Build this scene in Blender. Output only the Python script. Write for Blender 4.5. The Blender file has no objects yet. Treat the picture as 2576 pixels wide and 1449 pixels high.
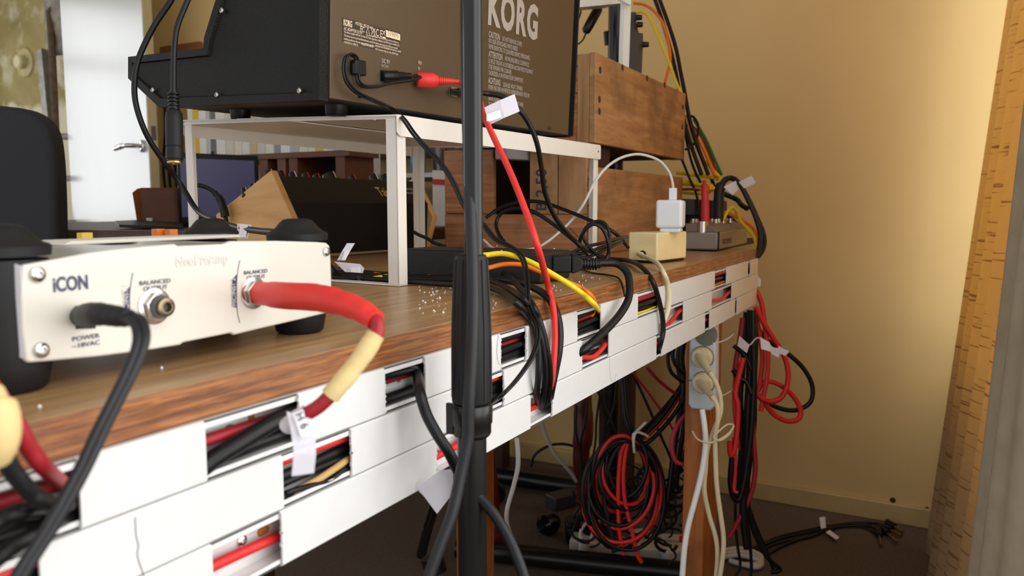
import bpy, bmesh, math, random
import numpy as np
from mathutils import Vector, Matrix
random.seed(7)
S = bpy.context.scene
COL = S.collection
# ---------------------------------------------------------------- camera
F_PX, CX, CY = 1935.0, 1288.0, 724.5
PITCH = math.atan((CY - 522.0) / F_PX)
YAW = math.radians(28.4)
EYE = Vector((0.0, 0.0, 0.833))
FW = Vector((math.cos(YAW) * math.cos(PITCH), math.sin(YAW) * math.cos(PITCH), -math.sin(PITCH)))
RT = Vector((math.sin(YAW), -math.cos(YAW), 0.0))
UP = RT.cross(FW)
cam_data = bpy.data.cameras.new('camera')
cam = bpy.data.objects.new('camera', cam_data)
COL.objects.link(cam)
cam.matrix_world = Matrix(((RT.x, UP.x, -FW.x, EYE.x), (RT.y, UP.y, -FW.y, EYE.y), (RT.z, UP.z, -FW.z, EYE.z), (0, 0, 0, 1)))
cam_data.sensor_width = 36.0
cam_data.lens = 36.0 * F_PX / 2576.0
cam_data.clip_start = 0.01
cam_data.dof.use_dof = True
cam_data.dof.focus_distance = 0.80
cam_data.dof.aperture_fstop = 11.0
S.camera = cam
# ---------------------------------------------------------------- light, sky, exposure
S.view_settings.view_transform = 'Standard'
S.view_settings.look = 'None'
S.view_settings.gamma = 1.0
S.view_settings.use_curve_mapping = False
S.view_settings.exposure = 0.22
world = bpy.data.worlds.new('world')
S.world = world
world.use_nodes = True
wn = world.node_tree
wn.nodes['Background'].inputs[0].default_value = (0.97, 0.97, 1.0, 1)
wn.nodes['Background'].inputs[1].default_value = 0.9

def area(name, loc, rot, sx, sy, power, col):
    d = bpy.data.lights.new(name, 'AREA')
    d.shape = 'RECTANGLE'; d.size = sx; d.size_y = sy; d.energy = power; d.color = col
    o = bpy.data.objects.new(name, d); COL.objects.link(o)
    o.location = loc; o.rotation_euler = rot
    return o
# daylight outside the long window beside the desk, shining in (+y)
area('window_daylight', (0.95, -0.80, 1.45), (math.radians(90), 0, 0), 2.8, 1.9, 43, (1.0, 0.985, 0.96))
# daylight in the window of the back wall beyond the hall, mirrored by the glossy door
area('rear_window_daylight', (1.62, 6.02, 1.50), (math.radians(-90), 0, 0), 1.5, 1.65, 20, (0.93, 0.97, 1.0))

# ---------------------------------------------------------------- measuring: a point of the photo, at a known plane of the room
def ray(px, py):
    return FW + RT * ((px - CX) / F_PX) - UP * ((py - CY) / F_PX)
def T(px, py, t): return EYE + ray(px, py) * t
def Z(px, py, z=0.75):
    d = ray(px, py); return EYE + d * ((z - EYE.z) / d.z)
KT = 1.0398      # the trunking hangs flush under the overhanging desk board
def KV(x, y, z): return Vector((x * KT, y * KT, EYE.z + (z - EYE.z) * KT))
def Y(px, py, y):
    d = ray(px, py)
    if y < 0.3035:
        y *= KT
        if (EYE + d * (y / d.y)).z > 0.7305: y = min(y, 0.2990)
    return EYE + d * (y / d.y)
def X(px, py, x):
    d = ray(px, py); return EYE + d * (x / d.x)
def PL(px, py, P0, n):
    d = ray(px, py); return EYE + d * ((Vector(P0) - EYE).dot(n) / d.dot(n))
def path(pts, mode, v0, v1=None):
    v1 = v0 if v1 is None else v1
    n = max(1, len(pts) - 1)
    f = {'t': T, 'z': Z, 'y': Y, 'x': X}[mode]
    return [f(p[0], p[1], (p[2] if len(p) > 2 else v0 + (v1 - v0) * i / n)) for i, p in enumerate(pts)]
# ---------------------------------------------------------------- materials
def lin(c):
    return tuple(((v / 255.0) / 12.92 if v / 255.0 <= 0.04045 else ((v / 255.0 + 0.055) / 1.055) ** 2.4) for v in c) + (1.0,)
MATS = {}
def mat(name, col, rough=0.5, metal=0.0, var=0.06, scale=30.0, bump=0.0, bscale=200.0, spec=0.5, alpha=1.0, emit=None, estr=0.0, coat=0.0, trans=0.0, ior=1.45):
    if name in MATS: return MATS[name]
    m = bpy.data.materials.new(name); m.use_nodes = True
    nt = m.node_tree; b = nt.nodes['Principled BSDF']
    c = lin(col)
    tc = nt.nodes.new('ShaderNodeTexCoord')
    nz = nt.nodes.new('ShaderNodeTexNoise'); nz.inputs['Scale'].default_value = scale; nz.inputs['Detail'].default_value = 4
    nt.links.new(tc.outputs['Object'], nz.inputs['Vector'])
    rp = nt.nodes.new('ShaderNodeValToRGB')
    rp.color_ramp.elements[0].position = 0.3; rp.color_ramp.elements[1].position = 0.7
    rp.color_ramp.elements[0].color = tuple(v * (1 - var) for v in c[:3]) + (1,)
    rp.color_ramp.elements[1].color = tuple(min(1, v * (1 + var)) for v in c[:3]) + (1,)
    nt.links.new(nz.outputs['Fac'], rp.inputs['Fac']); nt.links.new(rp.outputs['Color'], b.inputs['Base Color'])
    b.inputs['Roughness'].default_value = rough; b.inputs['Metallic'].default_value = metal
    b.inputs['Specular IOR Level'].default_value = spec
    b.inputs['Alpha'].default_value = alpha; b.inputs['Coat Weight'].default_value = coat
    b.inputs['Transmission Weight'].default_value = trans; b.inputs['IOR'].default_value = ior
    if emit:
        b.inputs['Emission Color'].default_value = lin(emit); b.inputs['Emission Strength'].default_value = estr
    if bump > 0:
        n2 = nt.nodes.new('ShaderNodeTexNoise'); n2.inputs['Scale'].default_value = bscale; n2.inputs['Detail'].default_value = 3
        nt.links.new(tc.outputs['Object'], n2.inputs['Vector'])
        bp = nt.nodes.new('ShaderNodeBump'); bp.inputs['Strength'].default_value = bump; bp.inputs['Distance'].default_value = 0.002
        nt.links.new(n2.outputs['Fac'], bp.inputs['Height']); nt.links.new(bp.outputs['Normal'], b.inputs['Normal'])
    MATS[name] = m
    return m
def grain(name, cols, stretch=(4, 60, 60), rough=0.5, bump=0.15, detail=6, knots=0.0, spot=None, spots=3.0, coat=0.0, pos=(0.3, 0.5, 0.7)):
    """wood: noise stretched along one axis through a colour ramp, optional larger stains"""
    m = bpy.data.materials.new(name); m.use_nodes = True
    nt = m.node_tree; b = nt.nodes['Principled BSDF']
    tc = nt.nodes.new('ShaderNodeTexCoord'); mp = nt.nodes.new('ShaderNodeMapping')
    mp.inputs['Scale'].default_value = stretch
    nt.links.new(tc.outputs['Object'], mp.inputs['Vector'])
    nz = nt.nodes.new('ShaderNodeTexNoise'); nz.inputs['Scale'].default_value = 1.0; nz.inputs['Detail'].default_value = detail
    nz.inputs['Roughness'].default_value = 0.6; nz.inputs['Distortion'].default_value = knots
    nt.links.new(mp.outputs['Vector'], nz.inputs['Vector'])
    rp = nt.nodes.new('ShaderNodeValToRGB'); el = rp.color_ramp.elements
    el[0].position = pos[0]; el[0].color = lin(cols[0]); el[1].position = pos[2]; el[1].color = lin(cols[2])
    e = el.new(pos[1]); e.color = lin(cols[1])
    nt.links.new(nz.outputs['Fac'], rp.inputs['Fac'])
    out = rp.outputs['Color']
    if spot:
        n3 = nt.nodes.new('ShaderNodeTexNoise'); n3.inputs['Scale'].default_value = spots; n3.inputs['Detail'].default_value = 5
        nt.links.new(tc.outputs['Object'], n3.inputs['Vector'])
        r3 = nt.nodes.new('ShaderNodeValToRGB'); r3.color_ramp.elements[0].position = 0.5; r3.color_ramp.elements[1].position = 0.72
        r3.color_ramp.elements[0].color = (0, 0, 0, 1); r3.color_ramp.elements[1].color = (0.75, 0.75, 0.75, 1)
        nt.links.new(n3.outputs['Fac'], r3.inputs['Fac'])
        mx = nt.nodes.new('ShaderNodeMix'); mx.data_type = 'RGBA'
        nt.links.new(r3.outputs['Color'], mx.inputs['Factor']); nt.links.new(out, mx.inputs['A'])
        mx.inputs['B'].default_value = lin(spot); out = mx.outputs['Result']
    nt.links.new(out, b.inputs['Base Color'])
    b.inputs['Roughness'].default_value = rough; b.inputs['Coat Weight'].default_value = coat
    b.inputs['Coat Roughness'].default_value = 0.25
    if bump:
        bp = nt.nodes.new('ShaderNodeBump'); bp.inputs['Strength'].default_value = bump; bp.inputs['Distance'].default_value = 0.001
        nt.links.new(nz.outputs['Fac'], bp.inputs['Height']); nt.links.new(bp.outputs['Normal'], b.inputs['Normal'])
    MATS[name] = m
    return m
WHITE = mat('white_plastic', (224, 224, 222), 0.32, var=0.02)
WCOV = mat('white_trunking_cover', (222, 222, 220), 0.3, var=0.02, scale=60)
RACKW = mat('white_powder_coat', (232, 228, 218), 0.4, var=0.02)
BLK = mat('black_plastic', (13, 13, 14), 0.4, var=0.2, spec=0.4)
BLKM = mat('black_textured_metal', (17, 17, 18), 0.42, var=0.3, bump=0.5, bscale=900)
RUB = mat('black_rubber', (23, 23, 24), 0.55, var=0.15, spec=0.4)
BCAB = mat('black_cable_jacket', (15, 15, 16), 0.42, var=0.15, spec=0.4)
GCAB = mat('dark_grey_cable_jacket', (32, 33, 36), 0.45, var=0.1, spec=0.4)
RCAB = mat('red_cable_jacket', (214, 40, 38), 0.45, var=0.08)
DRED = mat('dark_red_cable_jacket', (158, 30, 38), 0.5, var=0.1)
YCAB = mat('yellow_cable_jacket', (240, 214, 30), 0.45, var=0.05)
OCAB = mat('orange_cable_jacket', (240, 120, 20), 0.45, var=0.05)
GRN = mat('green_cable_jacket', (40, 110, 50), 0.5)
CREAM = mat('cream_cable_jacket', (222, 208, 170), 0.5, var=0.05)
WCAB = mat('white_cable_jacket', (236, 236, 232), 0.4, var=0.02)
LILAC = mat('grey_white_cable_jacket', (205, 205, 200), 0.45, var=0.02)
STEEL = mat('bright_steel', (205, 203, 198), 0.22, metal=1.0, var=0.04)
DSTEEL = mat('dark_steel', (96, 94, 92), 0.3, metal=1.0)
GOLD = mat('gold_plate', (214, 168, 92), 0.25, metal=1.0)
TAPE = mat('clear_label_tape', (236, 234, 242), 0.25, alpha=0.72, var=0.03)
PAPER = mat('white_paper', (240, 240, 244), 0.7, var=0.02)
MASK = mat('cream_masking_tape', (216, 190, 132), 0.6, var=0.08, scale=80)
INK = mat('dark_ink', (60, 60, 72), 0.6)
NAVY = mat('navy_print', (58, 64, 92), 0.5)
# ---------------------------------------------------------------- mesh building
class MB:
    def __init__(self, M=None):
        self.bm = bmesh.new(); self.M = M or Matrix.Identity(4)
    def box(self, lo, hi, rot=None):
        lo = Vector(lo); hi = Vector(hi); c = (lo + hi) / 2; s = hi - lo
        m = Matrix.Translation(c) @ (rot or Matrix.Identity(4)) @ Matrix.Diagonal((abs(s.x), abs(s.y), abs(s.z), 1))
        bmesh.ops.create_cube(self.bm, size=1.0, matrix=self.M @ m); return self
    def prism(self, poly, vec):
        """closed polygon of 3D points extruded by vec"""
        vec = Vector(vec)
        a = [self.bm.verts.new(self.M @ Vector(p)) for p in poly]
        b = [self.bm.verts.new(self.M @ (Vector(p) + vec)) for p in poly]
        n = len(poly)
        fa = self.bm.faces.new(a); fb = self.bm.faces.new(list(reversed(b)))
        for i in range(n): self.bm.faces.new([a[i], b[i], b[(i + 1) % n], a[(i + 1) % n]])
        self.fa, self.fb = fa, fb; return self
    def tube(self, pts, r, n=10, cap=True, sub=6, flat=1.0):
        P = smooth(pts, sub) if sub > 1 else [Vector(p) for p in pts]
        N = len(P); rings = []
        tan = [(P[min(i + 1, N - 1)] - P[max(i - 1, 0)]).normalized() for i in range(N)]
        nrm = tan[0].orthogonal().normalized()
        for i in range(N):
            nrm = nrm - tan[i] * nrm.dot(tan[i])
            nrm = nrm.normalized() if nrm.length > 1e-9 else tan[i].orthogonal().normalized()
            bn = tan[i].cross(nrm)
            rr = r[int(round(i * (len(r) - 1) / max(1, N - 1)))] if isinstance(r, (list, tuple)) else r
            rings.append([self.bm.verts.new(self.M @ (P[i] + nrm * (rr * math.cos(2 * math.pi * k / n)) + bn * (rr * flat * math.sin(2 * math.pi * k / n)))) for k in range(n)])
        for i in range(N - 1):
            for k in range(n):
                self.bm.faces.new([rings[i][k], rings[i][(k + 1) % n], rings[i + 1][(k + 1) % n], rings[i + 1][k]])
        if cap:
            self.bm.faces.new(list(reversed(rings[0]))); self.bm.faces.new(rings[-1])
        return self
    def lathe(self, prof, p0, p1, n=20):
        """prof: list of (distance along p0->p1, radius)"""
        p0 = Vector(p0); d = (Vector(p1) - p0).normalized(); a = d.orthogonal().normalized(); b = d.cross(a)
        rings = []
        for (h, r) in prof:
            rings.append([self.bm.verts.new(self.M @ (p0 + d * h + a * (r * math.cos(2 * math.pi * k / n)) + b * (r * math.sin(2 * math.pi * k / n)))) for k in range(n)])
        for i in range(len(rings) - 1):
            for k in range(n):
                self.bm.faces.new([rings[i][k], rings[i][(k + 1) % n], rings[i + 1][(k + 1) % n], rings[i + 1][k]])
        self.bm.faces.new(list(reversed(rings[0]))); self.bm.faces.new(rings[-1])
        return self
    def cyl(self, p0, p1, r, n=16, r1=None):
        L = (Vector(p1) - Vector(p0)).length
        return self.lathe([(0, r), (L, r if r1 is None else r1)], p0, p1, n)
    def quad(self, a, b, c, d, th=0.0):
        a, b, c, d = map(Vector, (a, b, c, d))
        n = (b - a).cross(d - a).normalized()
        self.prism([a, b, c, d], n * (th or 0.0002)); return self
    def strip(self, pts, wid, th=0.0003):
        """ribbon through pts, wid = Vector across"""
        for i in range(len(pts) - 1):
            a, b = Vector(pts[i]), Vector(pts[i + 1]); w = Vector(wid)
            self.quad(a, b, b + w, a + w, th)
        return self
    def build(self, name, m, parent=None, origin=None, bevel=0.0, seg=2, sharp=38):
        bm = self.bm
        bmesh.ops.recalc_face_normals(bm, faces=bm.faces)
        if parent is not None:
            inv = parent.matrix_world.inverted()
            O = None
        else:
            if origin is None:
                co = np.array([v.co[:] for v in bm.verts])
                O = Vector(((co[:, 0].min() + co[:, 0].max()) / 2, (co[:, 1].min() + co[:, 1].max()) / 2, co[:, 2].min()))
            else: O = Vector(origin)
            inv = Matrix.Translation(-O)
        bmesh.ops.transform(bm, matrix=inv, verts=bm.verts)
        for f in bm.faces: f.smooth = True
        for e in bm.edges:
            if len(e.link_faces) == 2 and e.calc_face_angle(0) > math.radians(sharp): e.smooth = False
        me = bpy.data.meshes.new(name); bm.to_mesh(me); bm.free()
        me.materials.append(m)
        o = bpy.data.objects.new(name, me); COL.objects.link(o)
        if parent is not None: o.parent = parent
        else: o.location = O; MWS(o)
        if bevel:
            bv = o.modifiers.new('edge', 'BEVEL'); bv.width = bevel; bv.segments = seg; bv.limit_method = 'ANGLE'; bv.angle_limit = math.radians(40)
            bv.harden_normals = False
        if parent is not None: MWS(o)
        return o
def MWS(o):
    o.matrix_world = (o.parent.matrix_world if o.parent else Matrix.Identity(4)) @ Matrix.LocRotScale(o.location, o.rotation_euler, o.scale)
def smooth(pts, k=6):
    P = [Vector(p) for p in pts]
    if len(P) < 3: return P
    Q = [P[0] * 2 - P[1]] + P + [P[-1] * 2 - P[-2]]
    out = []
    for i in range(1, len(Q) - 2):
        p0, p1, p2, p3 = Q[i - 1], Q[i], Q[i + 1], Q[i + 2]
        for j in range(k):
            t = j / k; t2 = t * t; t3 = t2 * t
            out.append(0.5 * ((2 * p1) + (p2 - p0) * t + (2 * p0 - 5 * p1 + 4 * p2 - p3) * t2 + (3 * p1 - p0 - 3 * p2 + p3) * t3))
    out.append(P[-1]); return out
def tag(o, label=None, cat=None, group=None, kind=None):
    if label: o['label'] = label
    if cat: o['category'] = cat
    if group: o['group'] = group
    if kind: o['kind'] = kind
    return o
def thing(name, label, cat, M, group=None):
    o = bpy.data.objects.new(name, None); COL.objects.link(o); o.empty_display_size = 0.02
    if not isinstance(M, Matrix): M = Matrix.Translation(Vector(M))
    o.matrix_world = M
    return tag(o, label, cat, group)
def frame(o, x, y):
    """matrix with origin o, x axis x, y axis close to y"""
    x = Vector(x).normalized(); y = Vector(y); y = (y - x * y.dot(x)).normalized(); z = x.cross(y)
    return Matrix(((x.x, y.x, z.x, o[0]), (x.y, y.y, z.y, o[1]), (x.z, y.z, z.z, o[2]), (0, 0, 0, 1)))
def text(s, size, M, m, parent, name='lettering', bold=0.0, sx=1.0, ext=0.00012, shear=0.0, line=1.0, label=None, outline=False, align='LEFT', track=1.0):
    c = bpy.data.curves.new(name, 'FONT'); c.body = s; c.size = size; c.extrude = ext; c.offset = bold; c.shear = shear
    c.space_line = line; c.align_x = align; c.space_character = track
    c.resolution_u = 3
    if outline: c.fill_mode = 'NONE'; c.extrude = 0; c.bevel_depth = 0.00009
    t = bpy.data.objects.new('t', c); COL.objects.link(t)
    me = bpy.data.meshes.new_from_object(t)
    bpy.data.objects.remove(t); bpy.data.curves.remove(c)
    me.transform(parent.matrix_world.inverted() @ M @ Matrix.Diagonal((sx, 1, 1, 1)))
    me.materials.clear(); me.materials.append(m); me.name = name
    o = bpy.data.objects.new(name, me); COL.objects.link(o); o.parent = parent; MWS(o)
    if label: o['label'] = label
    return o
def cable(label, pts, r, m, name='cable', cat='cable', group=None, twin=None, n=10, sub=6):
    """a whole cable as one top-level mesh; parts are added to the returned object"""
    b = MB()
    if twin:
        w = Vector(twin)
        b.tube([p + w for p in pts], r, n, sub=sub); b.tube([p - w for p in pts], r, n, sub=sub)
    else: b.tube(pts, r, n, sub=sub)
    o = b.build(name, m, sharp=60)
    return tag(o, label, cat, group)
def screw(P, nrm, r, parent, m=None, name='screw'):
    P = Vector(P); nrm = Vector(nrm).normalized()
    b = MB().lathe([(0, r), (r * 0.35, r * 0.95), (r * 0.6, r * 0.62), (r * 0.62, r * 0.4), (r * 0.25, r * 0.36)], P, P + nrm, 14)
    return b.build(name, m or STEEL, parent)
def tape_flag(A, B, w, parent, lay=None, m=None, name='tape_label', th=0.0004):
    """a folded flag of label tape from A to B, w across"""
    A, B, w = Vector(A), Vector(B), Vector(w)
    n = (B - A).cross(w).normalized()
    mid = (A + B) / 2 + n * ((B - A).length * 0.06)
    b = MB(); b.quad(A, mid, mid + w, A + w, th); b.quad(mid, B, B + w, mid + w, th)
    return b.build(name, m or TAPE, parent)
# ================================================================ the room
WALLM = mat('ochre_wall_paint', (222, 190, 128), 0.6, var=0.05, scale=2.2, bump=0.25, bscale=35)
BASEM = mat('cream_baseboard_paint', (196, 172, 116), 0.4, var=0.12, scale=9)
FLOORM = mat('brown_grey_carpet', (112, 97, 86), 0.95, var=0.2, scale=260, bump=0.8, bscale=700, spec=0.1)
HALLM = grain('stained_old_plaster', [(136, 120, 70), (154, 138, 84), (172, 156, 104)], (2, 2, 3), 0.8, 0.1, spot=(222, 214, 184), spots=7.0, knots=0.4)
nt = HALLM.node_tree; bs = nt.nodes['Principled BSDF']
tc = nt.nodes.new('ShaderNodeTexCoord'); sx_ = nt.nodes.new('ShaderNodeSeparateXYZ'); nt.links.new(tc.outputs['Object'], sx_.inputs[0])
n5 = nt.nodes.new('ShaderNodeTexNoise'); n5.inputs['Scale'].default_value = 5; nt.links.new(tc.outputs['Object'], n5.inputs['Vector'])
ma = nt.nodes.new('ShaderNodeMath'); ma.operation = 'MULTIPLY_ADD'; ma.inputs[1].default_value = 0.22; nt.links.new(n5.outputs['Fac'], ma.inputs[0]); nt.links.new(sx_.outputs['Z'], ma.inputs[2])
mr_ = nt.nodes.new('ShaderNodeMapRange'); mr_.inputs['From Min'].default_value = 1.56; mr_.inputs['From Max'].default_value = 1.60; nt.links.new(ma.outputs[0], mr_.inputs['Value'])
mx = nt.nodes.new('ShaderNodeMix'); mx.data_type = 'RGBA'; nt.links.new(mr_.outputs[0], mx.inputs['Factor'])
mx.inputs['A'].default_value = lin((214, 204, 176)); src = bs.inputs['Base Color'].links[0].from_socket
nt.links.new(src, mx.inputs['B']); nt.links.new(mx.outputs['Result'], bs.inputs['Base Color'])
WX = 2.222
def struct(b, name, m, **k): return tag(b.build(name, m, **k), kind='structure')
struct(MB().box((-1.5, -0.34, -0.03), (4.6, 8.5, 0.0)), 'floor', FLOORM)
struct(MB().box((WX, -0.34, 0), (WX + 0.12, 2.98, 2.62)), 'wall_end', WALLM)
struct(MB().box((WX - 0.014, -0.24, 0), (WX, 2.98, 0.052)), 'baseboard_end', BASEM, bevel=0.003)
struct(MB().box((3.0, 2.98, 0), (3.1, 6.1, 2.62)), 'wall_hall', HALLM)
struct(MB().box((-1.5, -0.34, 2.6), (4.6, 8.5, 2.66)), 'ceiling', mat('ceiling_paint', (226, 222, 210), 0.8))
w = MB()
w.box((-1.5, -0.34, 0), (WX, -0.24, 0.50)); w.box((-1.5, -0.34, 2.2), (WX, -0.24, 2.6)); w.box((2.19, -0.34, 0.5), (WX, -0.24, 2.2))
struct(w, 'wall_window_side', mat('window_wall_paint', (214, 200, 170), 0.6))
struct(MB().box((-1.5, -0.36, 0.485), (2.19, -0.215, 0.505)), 'trim_1', WHITE, bevel=0.003)
def window(name, x0, x1, ya, z0, z1, xs, zs):
    wf = MB()
    for x in xs: wf.box((x, ya, z0), (x + 0.045, ya + 0.045, z1))
    for z in zs: wf.box((x0, ya + 0.002, z), (x1, ya + 0.043, z + 0.045))
    wo = struct(wf, name, WHITE)
    MB().box((x0, ya + 0.018, z0 + 0.04), (x1, ya + 0.021, z1 - 0.02)).build('window_pane', mat('window_glass', (255, 255, 255), 0.0, alpha=0.06, var=0), wo)
window('window_1', -1.5, 2.19, -0.335, 0.505, 2.2, (-1.5, -0.55, 0.45, 1.3, 2.145), (0.505, 1.72, 2.155))
w = MB(); w.box((-1.5, 6.1, 0), (3.1, 6.2, 0.62)); w.box((-1.5, 6.1, 2.36), (3.1, 6.2, 2.6)); w.box((-1.5, 6.1, 0.62), (0.82, 6.2, 2.36)); w.box((2.42, 6.1, 0.62), (3.1, 6.2, 2.36))
struct(w, 'wall_back', mat('back_wall_paint', (200, 196, 184), 0.6))
wf = MB()
for x in (0.84, 1.60, 2.36): wf.box((x, 5.93, 0.64), (x + 0.05, 5.97, 2.34))
for z in (0.64, 1.86, 2.30): wf.box((0.84, 5.932, z), (2.41, 5.968, z + 0.05))
struct(wf, 'window_2', WHITE)
# door: glossy white leaf standing open
dB = T(381, 522, 3.0); dA = T(181, 522, 3.72)
dB.z = dA.z = 0
dd = (dA - dB).normalized(); dn = Vector((dd.y, -dd.x, 0))
if dn.dot(-FW) < 0: dn = -dn
DOORM = mat('white_gloss_door_paint', (206, 206, 200), 0.24, var=0.03, scale=3, bump=0.16, bscale=6, coat=0.0, spec=0.75)
L_ = (dA - dB).length
Md = Matrix(((dd.x, -dn.x, 0, dB.x), (dd.y, -dn.y, 0, dB.y), (0, 0, 1, 0), (0, 0, 0, 1)))
door = thing('door_1', None, None, Md); door['kind'] = 'structure'
MB(Md).box((0.0, 0.0, 0.01), (L_, 0.038, 2.06)).build('door_leaf', DOORM, door, bevel=0.003)
MB(Md).box((-0.0015, 0.003, 0.012), (0.0, 0.035, 2.058)).build('door_edge', mat('cream_door_edge_paint', (200, 184, 138), 0.4), door)
hx, hz = 0.055, 1.072
hb = MB(Md)
hb.lathe([(0, 0.024), (0.008, 0.024), (0.012, 0.018)], (hx, 0, hz), (hx, -1, hz), 20)
hb.tube([(hx, -0.008, hz), (hx, -0.045, hz), (hx + 0.012, -0.058, hz), (hx + 0.05, -0.06, hz), (hx + 0.12, -0.058, hz - 0.004), (hx + 0.155, -0.056, hz - 0.006)], [0.008, 0.009, 0.009, 0.008, 0.011, 0.010, 0.006], 12)
hb.build('door_handle', STEEL, door)
MB(Md).box((-0.0025, 0.012, hz + 0.02), (-0.0015, 0.03, hz + 0.075)).build('lock_plate', DSTEEL, door)
# wall lamp fitting / knob on the hall wall
kp = X(65, 158, 3.0)
k = thing('wall_socket', 'round cream wall knob high on the stained hall wall', 'wall fitting', kp)
MB().lathe([(0, 0.095), (0.012, 0.09), (0.02, 0.06), (0.02, 0.04)], kp, kp + Vector((-1, 0, 0)), 28).build('rose', mat('old_cream_fitting', (186, 170, 120), 0.5, var=0.2), k)
MB().lathe([(0.018, 0.04), (0.05, 0.046), (0.06, 0.036), (0.062, 0.01)], kp, kp + Vector((-1, 0, 0)), 24).build('knob', mat('cream_knob', (214, 202, 160), 0.4), k)
# ladder leaning in the hall
ALU = mat('dirty_aluminium', (150, 146, 136), 0.5, metal=0.35, var=0.25, scale=25)
l0 = T(152, 590, 3.78); l1 = T(108, 128, 3.95)
l0z = EYE + (l0 - EYE); foot = l0 + (l0 - l1) * 0.72; foot.z = 0.0
side = Vector((math.sin(YAW), -math.cos(YAW), 0)) * 0.33
lad = thing('step_ladder', 'paint-splashed metal step ladder leaning beside the open white door', 'ladder', foot)
for q, off in ((0, Vector((0, 0, 0))), (1, side)):
    MB().tube([foot + off, l1 + off], 0.030, 4, sub=1).build('rail', ALU, lad)
br = T(125, 20, 3.95)
MB().tube([T(152, 590, 3.80), T(140, 330, 3.86), T(131, 130, 3.92), T(126, 50, 3.95), br + Vector((0, 0, -0.02)), T(150, 14, 3.95), T(175, 16, 3.95)], 0.018, 8).build('top_bracket', mat('old_brown_pipe', (98, 80, 60), 0.6, var=0.3), lad)
for py in (345, 450, 558, 690, 840):
    a = foot + (l1 - foot) * ((T(140, py, 3.85).z) / l1.z)
    MB().prism([a + Vector((0, 0, -0.012)), a + Vector((0, 0, 0.012)), a + Vector((-0.09, -0.05, 0.012)), a + Vector((-0.09, -0.05, -0.012))], side).build('step', ALU, lad)
MB().box(l1 + Vector((0.03, -0.22, -0.02)), l1 + Vector((0.05, 0.02, 0.30))).build('tool_tray', mat('splashed_tray', (150, 140, 128), 0.7, var=0.5, scale=18), lad)

# ================================================================ the desk
# plywood-like edge: z-layers broken by grain along the length
EDGE = grain('layered_wood_edge', [(112, 66, 34), (146, 90, 48), (176, 116, 66)], (36, 60, 620), 0.42, 0.12, detail=8, knots=0.25, pos=(0.34, 0.5, 0.66))
TOPM = grain('olive_brown_wood_top', [(142, 108, 70), (166, 130, 86), (186, 152, 106)], (7, 130, 100), 0.34, 0.08, detail=8, knots=0.5, pos=(0.3, 0.5, 0.7), spot=(134, 100, 64), spots=2.2)
nt = EDGE.node_tree; bs = nt.nodes['Principled BSDF']
# dark glue lines between the layers
tc = nt.nodes.new('ShaderNodeTexCoord'); wv = nt.nodes.new('ShaderNodeTexWave'); wv.wave_type = 'BANDS'; wv.bands_direction = 'Z'
wv.inputs['Scale'].default_value = 52; wv.inputs['Distortion'].default_value = 1.2; wv.inputs['Detail'].default_value = 2; wv.inputs['Detail Scale'].default_value = 0.6
nt.links.new(tc.outputs['Object'], wv.inputs['Vector'])
mx = nt.nodes.new('ShaderNodeMix'); mx.data_type = 'RGBA'; mx.blend_type = 'MULTIPLY'; mx.inputs['Factor'].default_value = 0.28
src = bs.inputs['Base Color'].links[0].from_socket
nt.links.new(src, mx.inputs['A']); nt.links.new(wv.outputs['Color'], mx.inputs['B']); nt.links.new(mx.outputs['Result'], bs.inputs['Base Color'])
YF, YB, XL, XR = 0.3035, 0.90, -0.35, 1.60
desk = thing('desk', 'long wooden desk with a layered brown edge carrying the audio gear', 'desk', (0.6, 0.66, 0))
def desk_top():
    b = MB().box((XL, YF, 0.7312), (XR, YB, 0.75)); return b
top = desk_top().build('desk_top', TOPM, desk, bevel=0.0012)
top.data.materials.append(EDGE)
for p in top.data.polygons:
    if abs(p.normal.z) < 0.5: p.material_index = 1
LEGM = grain('orange_pine_leg', [(140, 78, 32), (176, 104, 46), (198, 128, 66)], (40, 40, 3), 0.5, 0.15, knots=0.6, spot=(110, 58, 26), spots=9)
for (a, b_) in (((1.352, 0.334), (1.452, 0.374)), ((1.290, 0.785), (1.372, 0.829)), ((-0.28, 0.334), (-0.18, 0.374)), ((-0.28, 0.785), (-0.18, 0.829))):
    MB().box((a[0], a[1], 0), (b_[0], b_[1], 0.731)).build('leg', LEGM, desk, bevel=0.002)
MB().box((1.52, 0.34, 0.66), (1.545, 0.86, 0.731)).build('end_apron', LEGM, desk)

# ================================================================ cable trunking: three rows screwed to the desk front
YT = 0.3005
YC = 0.3155
MB().box((XL, YC + 0.0004, 0.640), (XR - 0.02, 0.3320, 0.731)).build('front_apron', LEGM, desk)
rows = [
    (0.7352, 0.7068, [(-0.3, 0.06), (0.176, 0.236), (0.296, 0.369), (0.412, 0.514), (0.557, 0.662), (0.722, 0.834), (0.910, 1.192), (1.271, 1.440), (1.462, 1.533)]),
    (0.7056, 0.6772, [(-0.3, 0.03), (0.159, 0.283), (0.337, 0.455), (0.519, 0.674), (0.745, 0.917), (1.022, 1.176), (1.313, 1.536)]),
    (0.6760, 0.6468, [(-0.3, 0.237), (0.281, 0.424), (0.470, 0.565), (0.608, 0.735), (0.735, 0.906), (0.928, 1.139), (1.167, 1.341), (1.357, 1.530)]),
]
rowlab = ['upper row of white cable trunking directly under the desk edge', 'middle row of white cable trunking between the two others', 'lowest row of white cable trunking along the desk front']
SLOTM = mat('wood_seen_through_slot', (176, 104, 40), 0.6, var=0.15)
rowobj = []
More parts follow.
